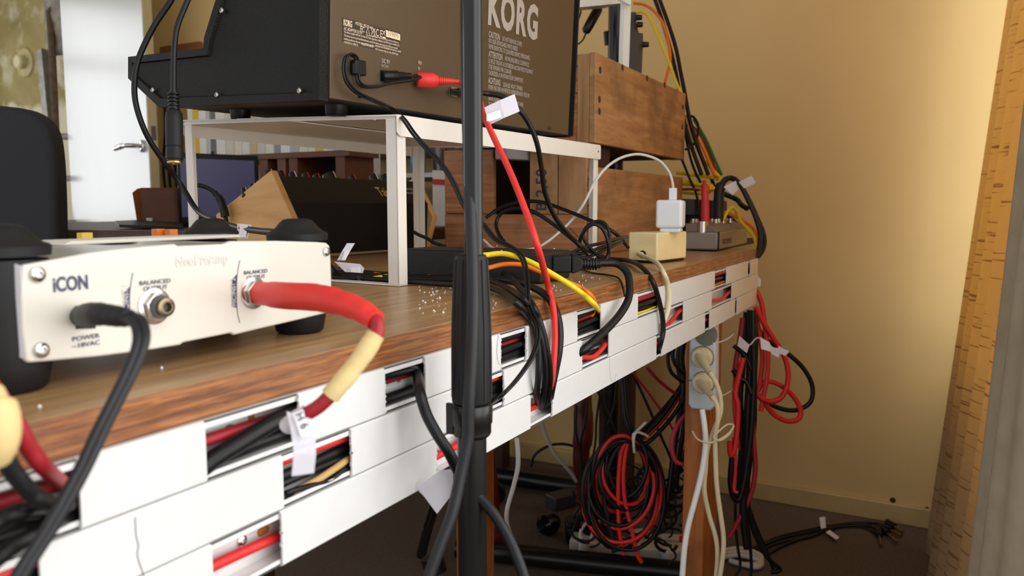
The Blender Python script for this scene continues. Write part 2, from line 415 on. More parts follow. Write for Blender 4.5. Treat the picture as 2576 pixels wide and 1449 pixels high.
def stadium(cx, cz, lx, lz, y0, y1):
    r = min(lx, lz) / 2; pts = []
    for i in range(16):
        a = math.pi * 2 * i / 16
        ox = (lx / 2 - r) * (1 if math.cos(a) > 0 else -1); oz = (lz / 2 - r) * (1 if math.sin(a) > 0 else -1)
        pts.append((cx + ox + r * math.cos(a), y0, cz + oz + r * math.sin(a)))
    return MB().prism(pts, (0, y1 - y0, 0))
for i, (zt, zb, covers) in enumerate(rows):
    zt, zb = EYE.z + (zt - EYE.z) * KT, EYE.z + (zb - EYE.z) * KT
    raw = covers; covers = [(a_ * KT, c_ * KT) for a_, c_ in covers]
    x0, x1 = covers[0][0], covers[-1][1]
    t = thing('cable_trunking', rowlab[i], 'cable trunking', (0.6, YC, zb), 'white trunking on the desk front')
    yb = YC
    ch = MB()
    ch.box((x0, yb - 0.0012, zb), (x1, yb, zt))
    for (za, zc, s) in ((zt - 0.0014, zt, -1), (zb, zb + 0.0014, 1)):
        ch.box((x0, YT + 0.0006, za), (x1, yb, zc))
    ch.box((x0, YT + 0.0006, zt - 0.0042), (x1, YT + 0.0018, zt)); ch.box((x0, YT + 0.0006, zb), (x1, YT + 0.0018, zb + 0.0034))
    ch.box((x0, YT + 0.0018, zt - 0.0042), (x1, YT + 0.0034, zt - 0.0034))
    ch.build('channel', WHITE, t, bevel=0.0003)
    random.seed(40 + i)
    for ci, (a, b_) in enumerate(covers):
        z1, z0 = zt + 0.0003, zb - 0.0003
        prof = [(YT + 0.0030, z1), (YT - 0.0002, z1), (YT - 0.0014, z1 - 0.0011), (YT - 0.0014, z0 + 0.0011), (YT - 0.0002, z0), (YT + 0.0030, z0),
                (YT + 0.0030, z0 + 0.0011), (YT - 0.0001, z0 + 0.0016), (YT - 0.0001, z1 - 0.0016), (YT + 0.0030, z1 - 0.0011)]
        bb = MB(); bb.prism([(a, y, z) for (y, z) in prof], (b_ - a, 0, 0))
        # ragged saw burrs on the cut end
        for q in range(16):
            zz = z0 + 0.0014 + (z1 - z0 - 0.003) * random.random()
            s_ = 0.0003 + 0.0006 * random.random(); xx = (a if i != 2 else a) if random.random() < 0.5 else b_
            if raw[ci] in ((0.412, 0.514), (0.557, 0.662), (0.281, 0.424), (0.608, 0.735), (0.337, 0.455), (0.519, 0.674), (0.296, 0.369)):
                bb.box((xx - s_, YT - 0.0017, zz - s_), (xx + s_ * 0.8, YT - 0.0002, zz + s_))
        bb.build('cover', WCOV, t)
    rowobj.append(t)
def YY(px, py, y):
    d = ray(px, py); return EYE + d * (y / d.y)
def slot(row, px, py, lx, lz):
    p = YY(px, py, YC - 0.0014); stadium(p.x, p.z, lx, lz, YC - 0.0013, YC - 0.0018).build('mounting_slot', SLOTM, rowobj[row])
slot(0, 633, 1062, 0.0042, 0.013); slot(0, 1003, 947, 0.004, 0.008); slot(0, 12, 1262, 0.013, 0.006); slot(2, 662, 1335, 0.0085, 0.0048)
def rowscrew(row, px, py, r, m):
    p = YY(px, py, YC - 0.0012); screw(p, (0, -1, 0), r, rowobj[row], m)
rowscrew(0, 577, 1086, 0.0040, DSTEEL); rowscrew(2, 607, 1360, 0.0032, STEEL); rowscrew(1, 1697, 777, 0.0032, STEEL); rowscrew(1, 1820, 730, 0.0032, STEEL); rowscrew(1, 1520, 845, 0.003, DSTEEL)
# pencil marks left on the covers
pc = MB(); pts = [YY(340, 1302, YT - 0.0015), YY(342, 1345, YT - 0.0015), YY(348, 1372, YT - 0.0015), YY(346, 1400, YT - 0.0015), YY(362, 1449, YT - 0.0015)]
pc.tube(pts, 0.00022, 5, sub=3).build('pencil_mark', INK, rowobj[1])
pc = MB(); pc.tube([YY(1534, 895, YT - 0.0015), YY(1534, 930, YT - 0.0015), YY(1537, 955, YT - 0.0015), YY(1545, 958, YT - 0.0015), YY(1550, 940, YT - 0.0015)], 0.00016, 5, sub=3).build('pencil_mark', mat('faint_pencil', (150, 150, 150), 0.7), rowobj[2])
pc = MB(); pc.tube([YY(1254, 843, YT - 0.0015), YY(1250, 870, YT - 0.0015), YY(1251, 900, YT - 0.0015), YY(1256, 918, YT - 0.0015)], 0.00016, 5, sub=3).build('pencil_mark', INK, rowobj[0])

# cables lying inside the rows, seen at the openings
def wavy(z0, amp, y0, x0=-0.25, x1=1.5, n=36, seed=1, ya=0.0006):
    r = random.Random(seed); ph = r.random() * 6
    return [KV(x0 + (x1 - x0) * i / n, y0 + ya * math.sin(i * 1.7 + ph), z0 + amp * math.sin(i * 1.1 + ph) + amp * 0.5 * r.uniform(-1, 1)) for i in range(n + 1)]
G = 'cables lying in the trunking'
cable('dark red cable in the upper trunking row, under the black ones', wavy(0.7235, 0.0006, 0.2985, seed=2), 0.0031, DRED, group=G)
cable('topmost black cable in the upper trunking row', wavy(0.7275, 0.0012, 0.2945, 0.35, 1.5, seed=3), 0.0030, BCAB, group=G)
cable('lowest black cable in the upper trunking row', wavy(0.7125, 0.0006, 0.2975, seed=4), 0.0037, BCAB, group=G)
cable('middle black cable in the upper trunking row', wavy(0.7195, 0.0008, 0.2935, 0.45, 1.5, seed=5), 0.0030, BCAB, group=G)
cable('thick black cable slanting up in the upper row opening left of the label', [Y(430, 1260, 0.297), Y(515, 1172, 0.2925), Y(600, 1116, 0.2905), Y(690, 1062, 0.2895), Y(742, 1036, 0.2925), Y(800, 990, 0.298)], 0.0048, BCAB, group=G)
cable('thin yellow cable at the bottom of the upper row beyond the middle', wavy(0.7110, 0.0003, 0.2925, 0.83, 0.92, 5, seed=8), 0.0013, YCAB, group=G)
cable('thin orange cable at the bottom of the upper row near the far end', wavy(0.7118, 0.0003, 0.2925, 1.18, 1.29, 5, seed=9), 0.0014, OCAB, group=G)
cable('second dark red cable near the far end of the upper row', wavy(0.7290, 0.0012, 0.2925, 0.80, 1.5, 12, seed=10), 0.0030, DRED, group=G)
cable('bright red cable in the middle trunking row', wavy(0.6985, 0.0006, 0.2955, -0.25, 0.66, 18, seed=11), 0.0025, RCAB, group=G)
cable('bright red cable dipping through the middle row past the stand', [KV(0.64, 0.297, 0.688), Y(1461, 900, 0.295), Y(1490, 898, 0.292), Y(1512, 880, 0.291), Y(1526, 862, 0.293), KV(0.80, 0.297, 0.696), KV(0.9, 0.297, 0.683), Y(1668, 826, 0.294), Y(1690, 805, 0.292), Y(1712, 780, 0.293), KV(1.1, 0.298, 0.69), Y(1790, 757, 0.294), Y(1815, 752, 0.292), Y(1834, 735, 0.293), KV(1.4, 0.297, 0.69)], 0.0028, RCAB, group=G)
for q, (zz, rr) in enumerate(((0.6925, 0.0030), (0.6865, 0.0026), (0.6815, 0.0022))):
    cable(('topmost', 'middle', 'lowest')[q] + ' black cable in the middle trunking row', wavy(zz, 0.0010, 0.2965 - 0.001 * q, -0.25, 0.74, 20, seed=20 + q), rr, BCAB, group=G)
cable('cream cable crossing the middle row opening behind the tape label', [Y(700, 1262, 0.298), Y(730, 1243, 0.2945), Y(790, 1212, 0.2925), Y(840, 1180, 0.2915), Y(880, 1152, 0.294), Y(930, 1120, 0.298)], 0.0022, mat('tan_cable_jacket', (196, 160, 100), 0.5), group=G)
cable('thin black printed wire at the bottom of the middle row opening', [Y(700, 1250, 0.297), Y(730, 1237, 0.2915), Y(780, 1222, 0.291), Y(830, 1208, 0.291), Y(866, 1180, 0.2915), Y(900, 1160, 0.297)], 0.0016, BCAB, group=G)
cable('bright red cable in the lowest trunking row', wavy(0.6588, 0.0010, 0.2965, -0.25, 0.93, 24, seed=30), 0.0030, RCAB, group=G)
cable('black cable at the far end of the lowest trunking row', wavy(0.6545, 0.0006, 0.2965, 0.86, 1.5, 10, seed=31), 0.0032, BCAB, group=G)
cable('red cable at the far end of the lowest trunking row', wavy(0.6620, 0.0006, 0.2945, 0.88, 1.5, 10, seed=32), 0.0026, RCAB, group=G)
# ================================================================ white rack standing on the desk
ru = Vector((0.997, -0.078, 0)).normalized(); rv0 = Vector((0.078, 0.997, 0)).normalized()
RZ = 0.9275; RW, RD = 0.462, 0.356
FLf = Vector((0.6500, 0.4866, 0.7505))
RM = frame(FLf, ru, rv0)
rack = thing('shelf_riser', 'white metal shelf riser on the desk carrying the big black synthesizer', 'shelf riser', RM)
def rk(b_, name, **k): return b_.build(name, RACKW, rack, **k)
hgt = lambda v: (RZ - 0.7505) + 0.0445 * v
lw = 0.0145; th = 0.0014
for (u, v, su, sv, nm) in ((0, 0, 1, 1, 'leg'), (RW, 0, -1, 1, 'leg'), (0, RD, 1, -1, 'leg'), (RW, RD, -1, -1, 'leg')):
    h = hgt(v) - 0.002
    b = MB(RM)
    b.box((min(u, u + su * lw), min(v, v + sv * th), 0), (max(u, u + su * lw), max(v, v + sv * th), h))
    b.box((min(u, u + su * th), min(v, v + sv * lw), 0), (max(u, u + su * th), max(v, v + sv * lw), h))
    rk(b, nm, bevel=0.0004)
for u in (0, RW - 0.014):
    rk(MB(RM).box((u, 0, 0), (u + 0.014, RD, 0.0016)), 'foot_bar', bevel=0.0003)
# top sheet with aprons
b = MB(RM)
def rpt(u, v, z): return (u, v, hgt(v) + z)
b.prism([rpt(-0.002, -0.002, -0.0015), rpt(RW + 0.003, -0.002, -0.0015), rpt(RW + 0.003, RD + 0.002, -0.0015), rpt(-0.002, RD + 0.002, -0.0015)], (0, 0, 0.0018))
rk(b, 'top_sheet')
b = MB(RM); ap = 0.0215
prof = []
for (uu, zz) in ((-0.0022, 0.0003), (RW + 0.0030, 0.0003)): prof.append((uu, zz))
c = 0.004
poly = [(0.0, 0.0003), (RW, 0.0003), (RW + 0.0018, -0.0004), (RW + 0.003, -0.0025), (RW + 0.003, -ap + 0.003), (RW + 0.002, -ap + 0.0007), (RW, -ap), (c, -ap), (0.001, -ap + 0.001), (-0.0022, -ap + c), (-0.0022, -0.0025), (-0.0015, -0.0004)]
b.prism([(u_, -0.003, hgt(0) + z_) for (u_, z_) in poly], (0, 0.0012, 0))
rk(b, 'front_apron', bevel=0.0003)
b = MB(RM); b.prism([(u_, RD + 0.001, hgt(RD) + z_ * 0.95) for (u_, z_) in poly], (0, 0.0012, 0)); rk(b, 'rear_apron')
for u in (0.0005, RW + 0.0012):
    b = MB(RM); b.prism([(u, 0.0, hgt(0)), (u, RD, hgt(RD)), (u, RD, hgt(RD) - 0.004), (u, 0, hgt(0) - 0.004)], (0.0012, 0, 0)); rk(b, 'side_lip')
# second sheet sliding inside the first, its bright edge dips a little
b = MB(RM); b.prism([(-0.001, 0.16, hgt(0.16) - 0.0024), (-0.001, RD, hgt(RD) - 0.0034), (-0.001, RD, hgt(RD) - 0.0056), (-0.001, 0.16, hgt(0.16) - 0.0040)], (RW * 0.9, 0, 0)); rk(b, 'inner_sheet')
for (u, v) in ((0.012, 0.04), (0.03, 0.012), (0.02, 0.30), (0.06, 0.335)):
    pw = RM @ Vector((u, v, hgt(v) - 0.003)); screw(pw, (0, 0, -1), 0.0022, rack, STEEL, 'rivet')
fr = RM @ Vector((RW - 0.006, -0.003, hgt(0) - 0.010)); screw(fr, -rv0, 0.0014, rack, DSTEEL, 'rivet')
p0 = T(1273, 372, 1.52); 
b = MB(); pa, pb, pc_, pd = T(1273, 372, 1.40), T(1384, 378, 1.42), T(1383, 406, 1.42), T(1275, 400, 1.40)
pk = tag(MB().prism([pa, pb, pc_, pd], Vector((0.01, 0.03, 0))).build('bracket_plate', mat('grey_lilac_plate', (150, 142, 146), 0.5), rack, bevel=0.002))

# ================================================================ synthesizer (back towards us) on the rack
su = Vector((0.995, -0.103, 0)).normalized()
sv = Vector((0.103, 0.995, 0.047)).normalized()
SO = Z(828, 250, 0.940)
SM = frame(SO, su, sv); SW = 0.472
syn = thing('synthesizer', 'large black and brown semi-modular synthesizer seen from behind on the white riser', 'synthesizer', SM)
SMi = SM.inverted(); su = SM.col[0].xyz; sv = SM.col[1].xyz; sn = SM.col[2].xyz
BROWN = mat('brown_satin_metal', (92, 78, 58), 0.42, metal=0.35, var=0.03, scale=6, bump=0.05, bscale=600)
CHEEK = mat('black_pebbled_cheek', (9, 9, 9), 0.48, var=0.3, scale=300, bump=0.4, bscale=650, spec=0.35)
# cheek profile (v forward to the keys, w up), from the photograph onto the side plane
sd = [(811, 251), (400, 270), (322, 197), (322, 143), (511, 121), (513, 95), (542, 0), (560, -60), (700, -120), (803, -130)]
P_side = SO - su * 0.012
def side(px, py, off=0.0): return SMi @ PL(px, py, SO - su * (0.012 + off), su)
prof = [side(*q) for q in sd]
prof = [Vector((0, max(0.0, p.y), p.z)) for p in prof]
prof[0].y = 0.0015; prof[-1].y = 0.0015; prof[-1].z = 0.235
prof[-2] = Vector((0, 0.05, 0.235)); prof[-3] = Vector((0, prof[-4].y - 0.012, 0.232))
for (u0, u1, face) in ((-0.012, 0.0, -1), (SW - 0.0, SW + 0.010, 1)):
    b = MB(SM); b.prism([(u0, p.y, p.z) for p in prof], (u1 - u0, 0, 0))
    b.bm.normal_update(); b.bm.faces.ensure_lookup_table()
    f = [f for f in b.bm.faces if len(f.verts) == len(prof)]
    f.sort(key=lambda f: (SMi @ f.calc_center_median()).x)
    fc = f[0] if face < 0 else f[-1]
    r = bmesh.ops.inset_region(b.bm, faces=[fc], thickness=0.0105, depth=0.0)
    r2 = bmesh.ops.inset_region(b.bm, faces=[fc], thickness=0.0015, depth=0.0)
    bmesh.ops.translate(b.bm, verts=list(fc.verts), vec=su * (0.003 if face < 0 else -0.003))
    ck = b.build('side_cheek', CHEEK, syn, sharp=25)
    if face < 0:
        for (px, py) in ((547, 239), (755, 229), (386, 227), (560, 27)):
            q = SM @ side(px, py); screw(q + su * -0.0005, -su, 0.0032, ck, STEEL)
b = MB(SM)
H_S = 0.235
b.prism([(0.0, p.y * 0.985 + 0.003, p.z * 0.985 + 0.002) for p in prof], (SW, 0, 0))
b.build('body', mat('dark_brown_case', (34, 29, 24), 0.5), syn)
MB(SM).box((0.0005, -0.0005, 0.001), (SW - 0.0005, 0.004, H_S)).build('back_panel', BROWN, syn, bevel=0.0008)
for (px, py, v_) in ((562, 282, 0.205), (820, 278, 0.028)):
    u_ = 0.055 if v_ > 0.1 else 0.045
    for uu in (u_, SW - u_):
        a = SM @ Vector((uu, v_ + 0.01, 0.002)); MB().lathe([(0, 0.0125), (0.012, 0.0115), (0.0135, 0.0105)], a, a - sn, 20).build('rubber_foot', BLK, syn)
MB(SM).box((SW + 0.010, -0.002, 0.0), (SW + 0.0125, 0.004, H_S)).build('edge_trim', mat('blue_black_edge', (30, 34, 42), 0.4), syn)
def bk(px, py, off=0.0): return PL(px, py, SO - sv * (0.0006 + off), sv)      # on the back panel
def bkl(px, py): return SMi @ bk(px, py)
LG = mat('warm_white_print', (226, 205, 176), 0.5, var=0.02); LGR = mat('grey_print', (172, 162, 150), 0.5, var=0.02)
# rating plate
q = [bk(861, 44), bk(1006, 82), bk(1005, 139), bk(862, 105)]
plate = MB().prism(q, -sv * 0.0003).build('rating_plate', mat('dark_brown_plate', (58, 48, 38), 0.35, var=0.03), syn)
fM = lambda px, py, off=0.0004: frame(bk(px, py, off), su, sn)
h = lambda px0, py0, px1, py1: (bk(px0, py0) - bk(px1, py1)).length
text('KORG', h(867, 47, 867, 63) * 1.37, fM(864, 63), LG, plate, bold=0.00025, sx=0.50)
text('MODEL: MS-20 mini', 0.0044, fM(894, 62), LG, plate, sx=0.68)
text('FC', 0.0078, fM(906, 79), LG, plate, sx=0.7)
text('UK\nCA', 0.0062, fM(934, 80), LG, plate, sx=0.75, line=0.75)
text('C E', 0.0105, fM(945, 90), LG, plate, sx=0.62)
tri = [bk(921, 82, 0.0011), bk(930, 85, 0.0011), bk(925, 71, 0.0011)]
MB().tube(tri + [tri[0]], 0.00035, 6, sub=1).build('triangle_mark', LG, plate)
for a_, b_ in (((962, 76), (969, 90)), ((970, 76), (962, 88)), ((961, 79), (970, 81))): MB().tube([bk(*a_, 0.0011), bk(*b_, 0.0011)], 0.0003, 6, sub=1).build('bin_mark', LG, plate)
MB().prism([bk(962, 92, 0.0009), bk(970, 94, 0.0009), bk(970, 98, 0.0009), bk(962, 96, 0.0009)], -sv * 0.0002).build('bin_bar', LG, plate)
text('AC ADAPTER DC9V', 0.0044, fM(865, 75), LG, plate, sx=0.66)
text('Use only the AC ADAPTER that is included with the MS-20 mini.', 0.0026, fM(921, 89), LG, plate, sx=0.72)
text('This device complies with Part 15 of the FCC Rules. Operation is subject to the following two conditions: (1)\nThis device may not cause harmful interference, and (2) this device must accept any interference received,\nincluding interference that may cause undesired operation.\nCAN ICES-3 B / NMB-3 B', 0.00305, fM(865, 82), LG, plate, line=1.1, sx=0.60)
text('MADE IN CHINA', 0.0033, fM(909, 113), LG, plate, sx=0.7)
text('DESIGNED AND ENGINEERED BY KORG INC., JAPAN\n4015-2 Yanokuchi, Inagi-City, Tokyo 206-0812 Japan', 0.0027, fM(944, 117), LG, plate, line=1.2, sx=0.62)
for (px, py) in ((912, 86), (918, 88)): pass
sp = [bk(971, 76, 0.0006), bk(1001, 84, 0.0006), bk(1006, 87, 0.0006), bk(1006, 102, 0.0006), bk(971, 92, 0.0006)]
stk = MB().prism(sp, -sv * 0.0003).build('serial_sticker', mat('cream_sticker', (240, 216, 178), 0.5, var=0.02), syn)
text('039895', 0.0068, fM(975, 89, 0.0008), mat('grey_digits', (120, 100, 80), 0.6), stk, sx=0.85)
# big print on the right of the panel
KH = h(1229, -30, 1229, 60)
text('KORG', KH * 1.40, fM(1226, 56), LGR, syn, bold=0.0025, sx=0.64, track=1.16)
lines = [(1229, 93, 'CAUTION', 1), (1263, 102, 'DO NOT REMOVE COVER.', 0), (1229, 107, 'NO USER-SERVICEABLE PARTS INSIDE.', 0), (1229, 122, 'REFER SERVICING TO QUALIFIED SERVICE PERSONNEL.', 0),
 (1229, 143, 'ATTENTION', 1), (1270, 152, 'NE PAS ENLEVER LE COUVERCLE.', 0), (1229, 158, "IL NE SE TROUVE A L'INTERIEUR AUCUNE PIECE POUVANT", 0), (1229, 173, "ETRE REPAREE PAR L'USAGER.", 0), (1229, 188, "S'ADRESSER A UN REPARATEUR COMPETENT.", 0),
 (1228, 209, 'ACHTUNG', 1), (1265, 218, 'GEHÄUSE NICHT ÖFFNEN.', 0), (1228, 224, 'KEINE FÜR DEN ANWENDER REPARIERBAREN TEILE IM', 0), (1228, 252, 'SERVICEGERÄT ENTHALTEN. WARTUNG NUR', 0), (1228, 268, 'TECHNIKER. NUR QUALIFIZIERTE SERVICE-', 0)]
for (px, py, s, big) in lines:
    text(s, 0.0108 if big else 0.0082, fM(px, py), LGR, syn, sx=0.50 if big else 0.475, bold=0.00015 if big else 0.0, line=1)
text('DC 9V', 0.0062, fM(960, 157), LGR, syn, sx=0.7, bold=0.0001)
ds = MB()
for i_, cx in enumerate((962, 968, 974)):
    c0 = bk(cx, 165.5 + i_ * 0.9, 0.001)
    pts = [c0 + su * 0.0014 * math.cos(a) * 1.2 + sn * 0.0014 * math.sin(a) * 1.3 for a in [k * math.pi / (2 if i_ != 1 else 6) for k in range(5 if i_ != 1 else 13)]]
    ds.tube(pts, 0.00022, 5, sub=1)
ds.tube([bk(958, 164.5, 0.001), bk(978, 168, 0.001)], 0.0002, 5, sub=1)
ds.build('polarity_mark', LGR, syn)
text('MIDI\nIN', 0.0052, fM(1052, 161), LGR, syn, sx=0.55, line=1.25, bold=0.0001)
# sockets
sk = MB().prism([bk(957, 176), bk(990, 180), bk(990, 208), bk(957, 204)], -sv * 0.0012).build('power_socket', BLK, syn)
us = MB().prism([bk(1129, 218), bk(1144, 221), bk(1144, 245), bk(1129, 241)], -sv * 0.004).build('usb_socket', STEEL, syn)
MB().prism([bk(1132, 223, 0.0041), bk(1139, 224, 0.0041), bk(1139, 239, 0.0041), bk(1132, 238, 0.0041)], -sv * 0.0006).build('socket_opening', BLK, us)
cs = bk(886, 222)
ch = MB().prism([bk(880, 150), bk(908, 154), bk(909, 193), bk(881, 188)], -sv * 0.008)
clip = ch.build('cord_clip', BLK, syn, bevel=0.0015)
MB().prism([bk(886, 159, 0.0085), bk(895, 160, 0.0085), bk(895, 185, 0.0085), bk(886, 184, 0.0085)], -sv * 0.0005).build('clip_slot', mat('deep_black', (4, 4, 4), 0.7), clip)
screw(bk(1383, 322, 0.0008), -sv, 0.0026, syn, DSTEEL); screw(bk(905, 240, 0.0), -sv, 0.0028, syn, BLK)
# ---- red MIDI plug and its cable running away behind the mic stand
mp0 = bk(1052, 201, 0.001); mdir = (T(1150, 206, 0.81) - T(1052, 201, 0.83))
a = bk(1048, 201, 0.004); e = bk(1142, 205, 0.030); pd_ = (e - a).normalized()
REDR = mat('red_rubber_plug', (226, 52, 46), 0.5, var=0.05)
mc = cable('red DIN cable plugged into the middle of the synthesizer back panel', [a + pd_ * 0.03, e, bk(1168, 212, 0.045), T(1200, 240, 0.79), T(1222, 300, 0.74), T(1245, 352, 0.71), T(1283, 432, 0.68), T(1322, 530, 0.65), T(1352, 620, 0.63), Y(1378, 715, 0.2995), Y(1392, 775, 0.2815), Y(1396, 850, 0.2800), Y(1392, 920, 0.2800), Y(1386, 975, 0.2835), Y(1380, 1000, 0.294)], 0.0029, REDR, cat='cable')
MB().lathe([(0, 0.0072), (0.002, 0.0086), (0.018, 0.0086), (0.021, 0.0075), (0.024, 0.0062)], a, e, 10).build('plug', REDR, mc, bevel=0.0006)
bb = MB()
for i_ in range(8):
    s0 = a + pd_ * (0.023 + i_ * 0.0024); bb.lathe([(0, 0.0052 - i_ * 0.0003), (0.0016, 0.0052 - i_ * 0.0003)], s0, s0 + pd_, 14)
bb.lathe([(0, 0.0042), (0.022, 0.0028)], a + pd_ * 0.022, e, 12); bb.build('strain_relief', REDR, mc)
fA, fB = T(1226, 297, 0.735), T(1302, 263, 0.735); w_ = T(1222, 277, 0.735) - T(1232, 312, 0.735)
lb = tape_flag(fA + w_ * -0.5, fB + w_ * -0.5, w_ * 1.25, mc)
MB().quad(T(1224, 308, 0.731), T(1262, 296, 0.731), T(1257, 277, 0.731), T(1224, 288, 0.731), 0.0003).build('paper_note', PAPER, lb)
# ---- DC plug with the twin power cord looped through the clip
jp = [bk(962, 190, 0.003), bk(1000, 188, 0.007), T(1045, 192, 0.825)]
a2 = bk(962, 192, 0.002); e2 = bk(1050, 191, 0.013); d2 = (e2 - a2).normalized()
B8 = lambda px, py, o=0.008: bk(px, py, o)
pc = cable('thin black twin power cord looped through the clip on the synthesizer back', [B8(1044, 191, .014), B8(1056, 196, .016), B8(1030, 203, .014), B8(985, 209, .010), B8(955, 217, .008), B8(920, 218, .006), B8(903, 207, .006), B8(900, 190, .006), B8(900, 160, .006), B8(894, 143, .007), B8(880, 137, .009), B8(869, 148, .010), B8(867, 180, .011), B8(875, 208, .011), B8(900, 234, .011), B8(945, 255, .012), B8(985, 274, .018), T(1015, 300, 0.785), T(1040, 335, 0.755), T(1070, 370, 0.75), T(1110, 412, 0.745), T(1142, 462, 0.74), T(1170, 520, 0.735), T(1216, 566, 0.73), T(1245, 600, 0.72), T(1278, 618, 0.71), T(1308, 640, 0.69), T(1322, 675, 0.675), T(1327, 720, 0.66), T(1328, 760, 0.648), T(1338, 790, 0.640), T(1352, 820, 0.628), T(1352, 860, 0.618), T(1335, 905, 0.603), T(1300, 955, 0.585), T(1262, 995, 0.568), Y(1238, 1014, 0.288), Y(1205, 1030, 0.297)], 0.0013, BCAB, twin=(0.0009, -0.0009, 0.0006), cat='power cord', n=8)
MB().lathe([(0, 0.0045), (0.004, 0.0058), (0.018, 0.0058), (0.02, 0.0048), (0.036, 0.0032)], a2, e2, 16).build('plug', BLK, pc, bevel=0.0004)
# ---- black USB lead leaving the back panel to the right
ub = cable('black lead from the metal socket of the synthesizer drooping to the desk', [bk(1146, 233, 0.012), T(1185, 232, 0.80), T(1228, 236, 0.80), T(1268, 245, 0.80), T(1302, 272, 0.80), T(1330, 310, 0.81), T(1350, 358, 0.82), T(1362, 420, 0.84), T(1370, 480, 0.86), T(1392, 538, 0.88), T(1420, 578, 0.90), T(1447, 606, 0.92), T(1475, 628, 0.95), Z(1530, 650, 0.754)], 0.0028, BCAB, cat='cable')
MB().prism([bk(1144, 222, 0.003), bk(1172, 228, 0.003), bk(1172, 246, 0.003), bk(1144, 240, 0.003)], -sv * 0.008).build('plug', BLK, ub, bevel=0.001)

# ---- two black leads hanging in front of the synthesizer's keyboard end
cable('black cable hanging from the synthesizer top past its keyboard end, running on to the desk', [T(450, -40, 0.83), T(428, 5, 0.83), T(385, 70, 0.83), T(348, 150, 0.83), T(338, 215, 0.83), T(345, 275, 0.83), T(372, 345, 0.84), T(415, 410, 0.86), T(455, 465, 0.88), T(497, 530, 0.86), T(545, 556, 0.80), T(600, 573, 0.74), T(650, 581, 0.70), T(700, 586, 0.66), T(770, 600, 0.62), Z(850, 690, 0.7545), Z(905, 700, 0.7545)], 0.0031, BCAB)
hc = cable('black cable with a long jack socket hanging free left of the white riser', [T(490, -40, 0.72), T(466, 15, 0.72), T(445, 70, 0.72), T(438, 130, 0.72), T(437, 190, 0.72), T(437, 235, 0.72)], 0.0026, BCAB)
d0, d1 = T(437, 228, 0.72), T(440, 418, 0.72); dl = (d1 - d0).normalized()
b = MB()
for i in range(5):
    s = d0 + dl * (0.002 + 0.0035 * i); b.lathe([(0, 0.0040), (0.0007, 0.0053), (0.0018, 0.0053), (0.0024, 0.0040)], s, s + dl, 16)
b.lathe([(0, 0.0034), (0.019, 0.0044)], d0, d1, 16); b.build('strain_relief', BLK, hc)
b = MB().lathe([(0.018, 0.0045), (0.021, 0.0072), (0.027, 0.0077), (0.052, 0.0077), (0.0525, 0.0072), (0.0535, 0.0072), (0.0538, 0.0077), (0.064, 0.0077), (0.0645, 0.0070), (0.0665, 0.0070)], d0, d1, 22)
b.build('socket_body', RUB, hc)
MB().lathe([(0.066, 0.0066), (0.0680, 0.0066), (0.0684, 0.0058), (0.0684, 0.0036), (0.064, 0.0034)], d0, d1, 22).build('gold_socket_ring', GOLD, hc, )

# ================================================================ second synthesizer with beech ends, under the rack
B1 = Z(826, 648); B2 = Z(997, 636)
tu = (B2 - B1).normalized(); tu.z = 0; tv = Vector((-tu.y, tu.x, 0))
def tb(px, py, off=0.0): return PL(px, py, B1 - tv * off, tv)
TM0 = frame(B1, tu, tv); TMi = TM0.inverted()
uL = (TMi @ tb(738, 520)).x; uR = (TMi @ tb(1078, 520)).x
TM = frame(B1 + tu * uL, tu, tv); TMi = TM.inverted(); TW = uR - uL
tai = thing('desktop_synthesizer', 'black desktop synthesizer with beech wood end panels under the white riser', 'synthesizer', TM)
BEECH = grain('beech_wood', [(206, 150, 84), (222, 170, 102), (234, 188, 124)], (14, 5, 26), 0.45, 0.06, knots=0.8)
# end panel outline measured on the near end plane
def te(px, py, u=0.0): return TMi @ PL(px, py, TM.translation + tu * u, tu)
po = [te(680, 428, -0.012), te(693, 430, -0.012)]
topA = te(682, 428, -0.012); tip = te(736, 556, -0.012); tipL = te(544, 540, -0.012); lo = te(594, 590, -0.012)
ph = [(topA.y, topA.z), (tip.y, tip.z + 0.004), (tip.y + 0.0015, tip.z - 0.004), (0.010, 0.001), (tipL.y * 0.78, 0.001), (tipL.y, tipL.z - 0.01), (tipL.y, tipL.z)]
body = [(topA.y + 0.002, topA.z - 0.008), (0.0 - 0.012, te(734, 512, 0).z), (0.006, 0.006), (tipL.y * 0.76, 0.006), (tipL.y - 0.004, tipL.z - 0.006)]
ridge_z = (TMi @ tb(740, 510, 0.012)).z; ridge_v = -0.012
body[1] = (tip.y + 0.013, ridge_z)
MB(TM).prism([(0, v, z) for (v, z) in body], (TW, 0, 0)).build('case', mat('matte_black_case', (7, 7, 7), 0.55, var=0.2), tai, bevel=0.001)
for (u0, dlt) in ((-0.013, 0.013), (TW, 0.013)):
    MB(TM).prism([(u0, v, z) for (v, z) in ph], (dlt, 0, 0)).build('wooden_end_panel', BEECH, tai, bevel=0.0018, seg=2)
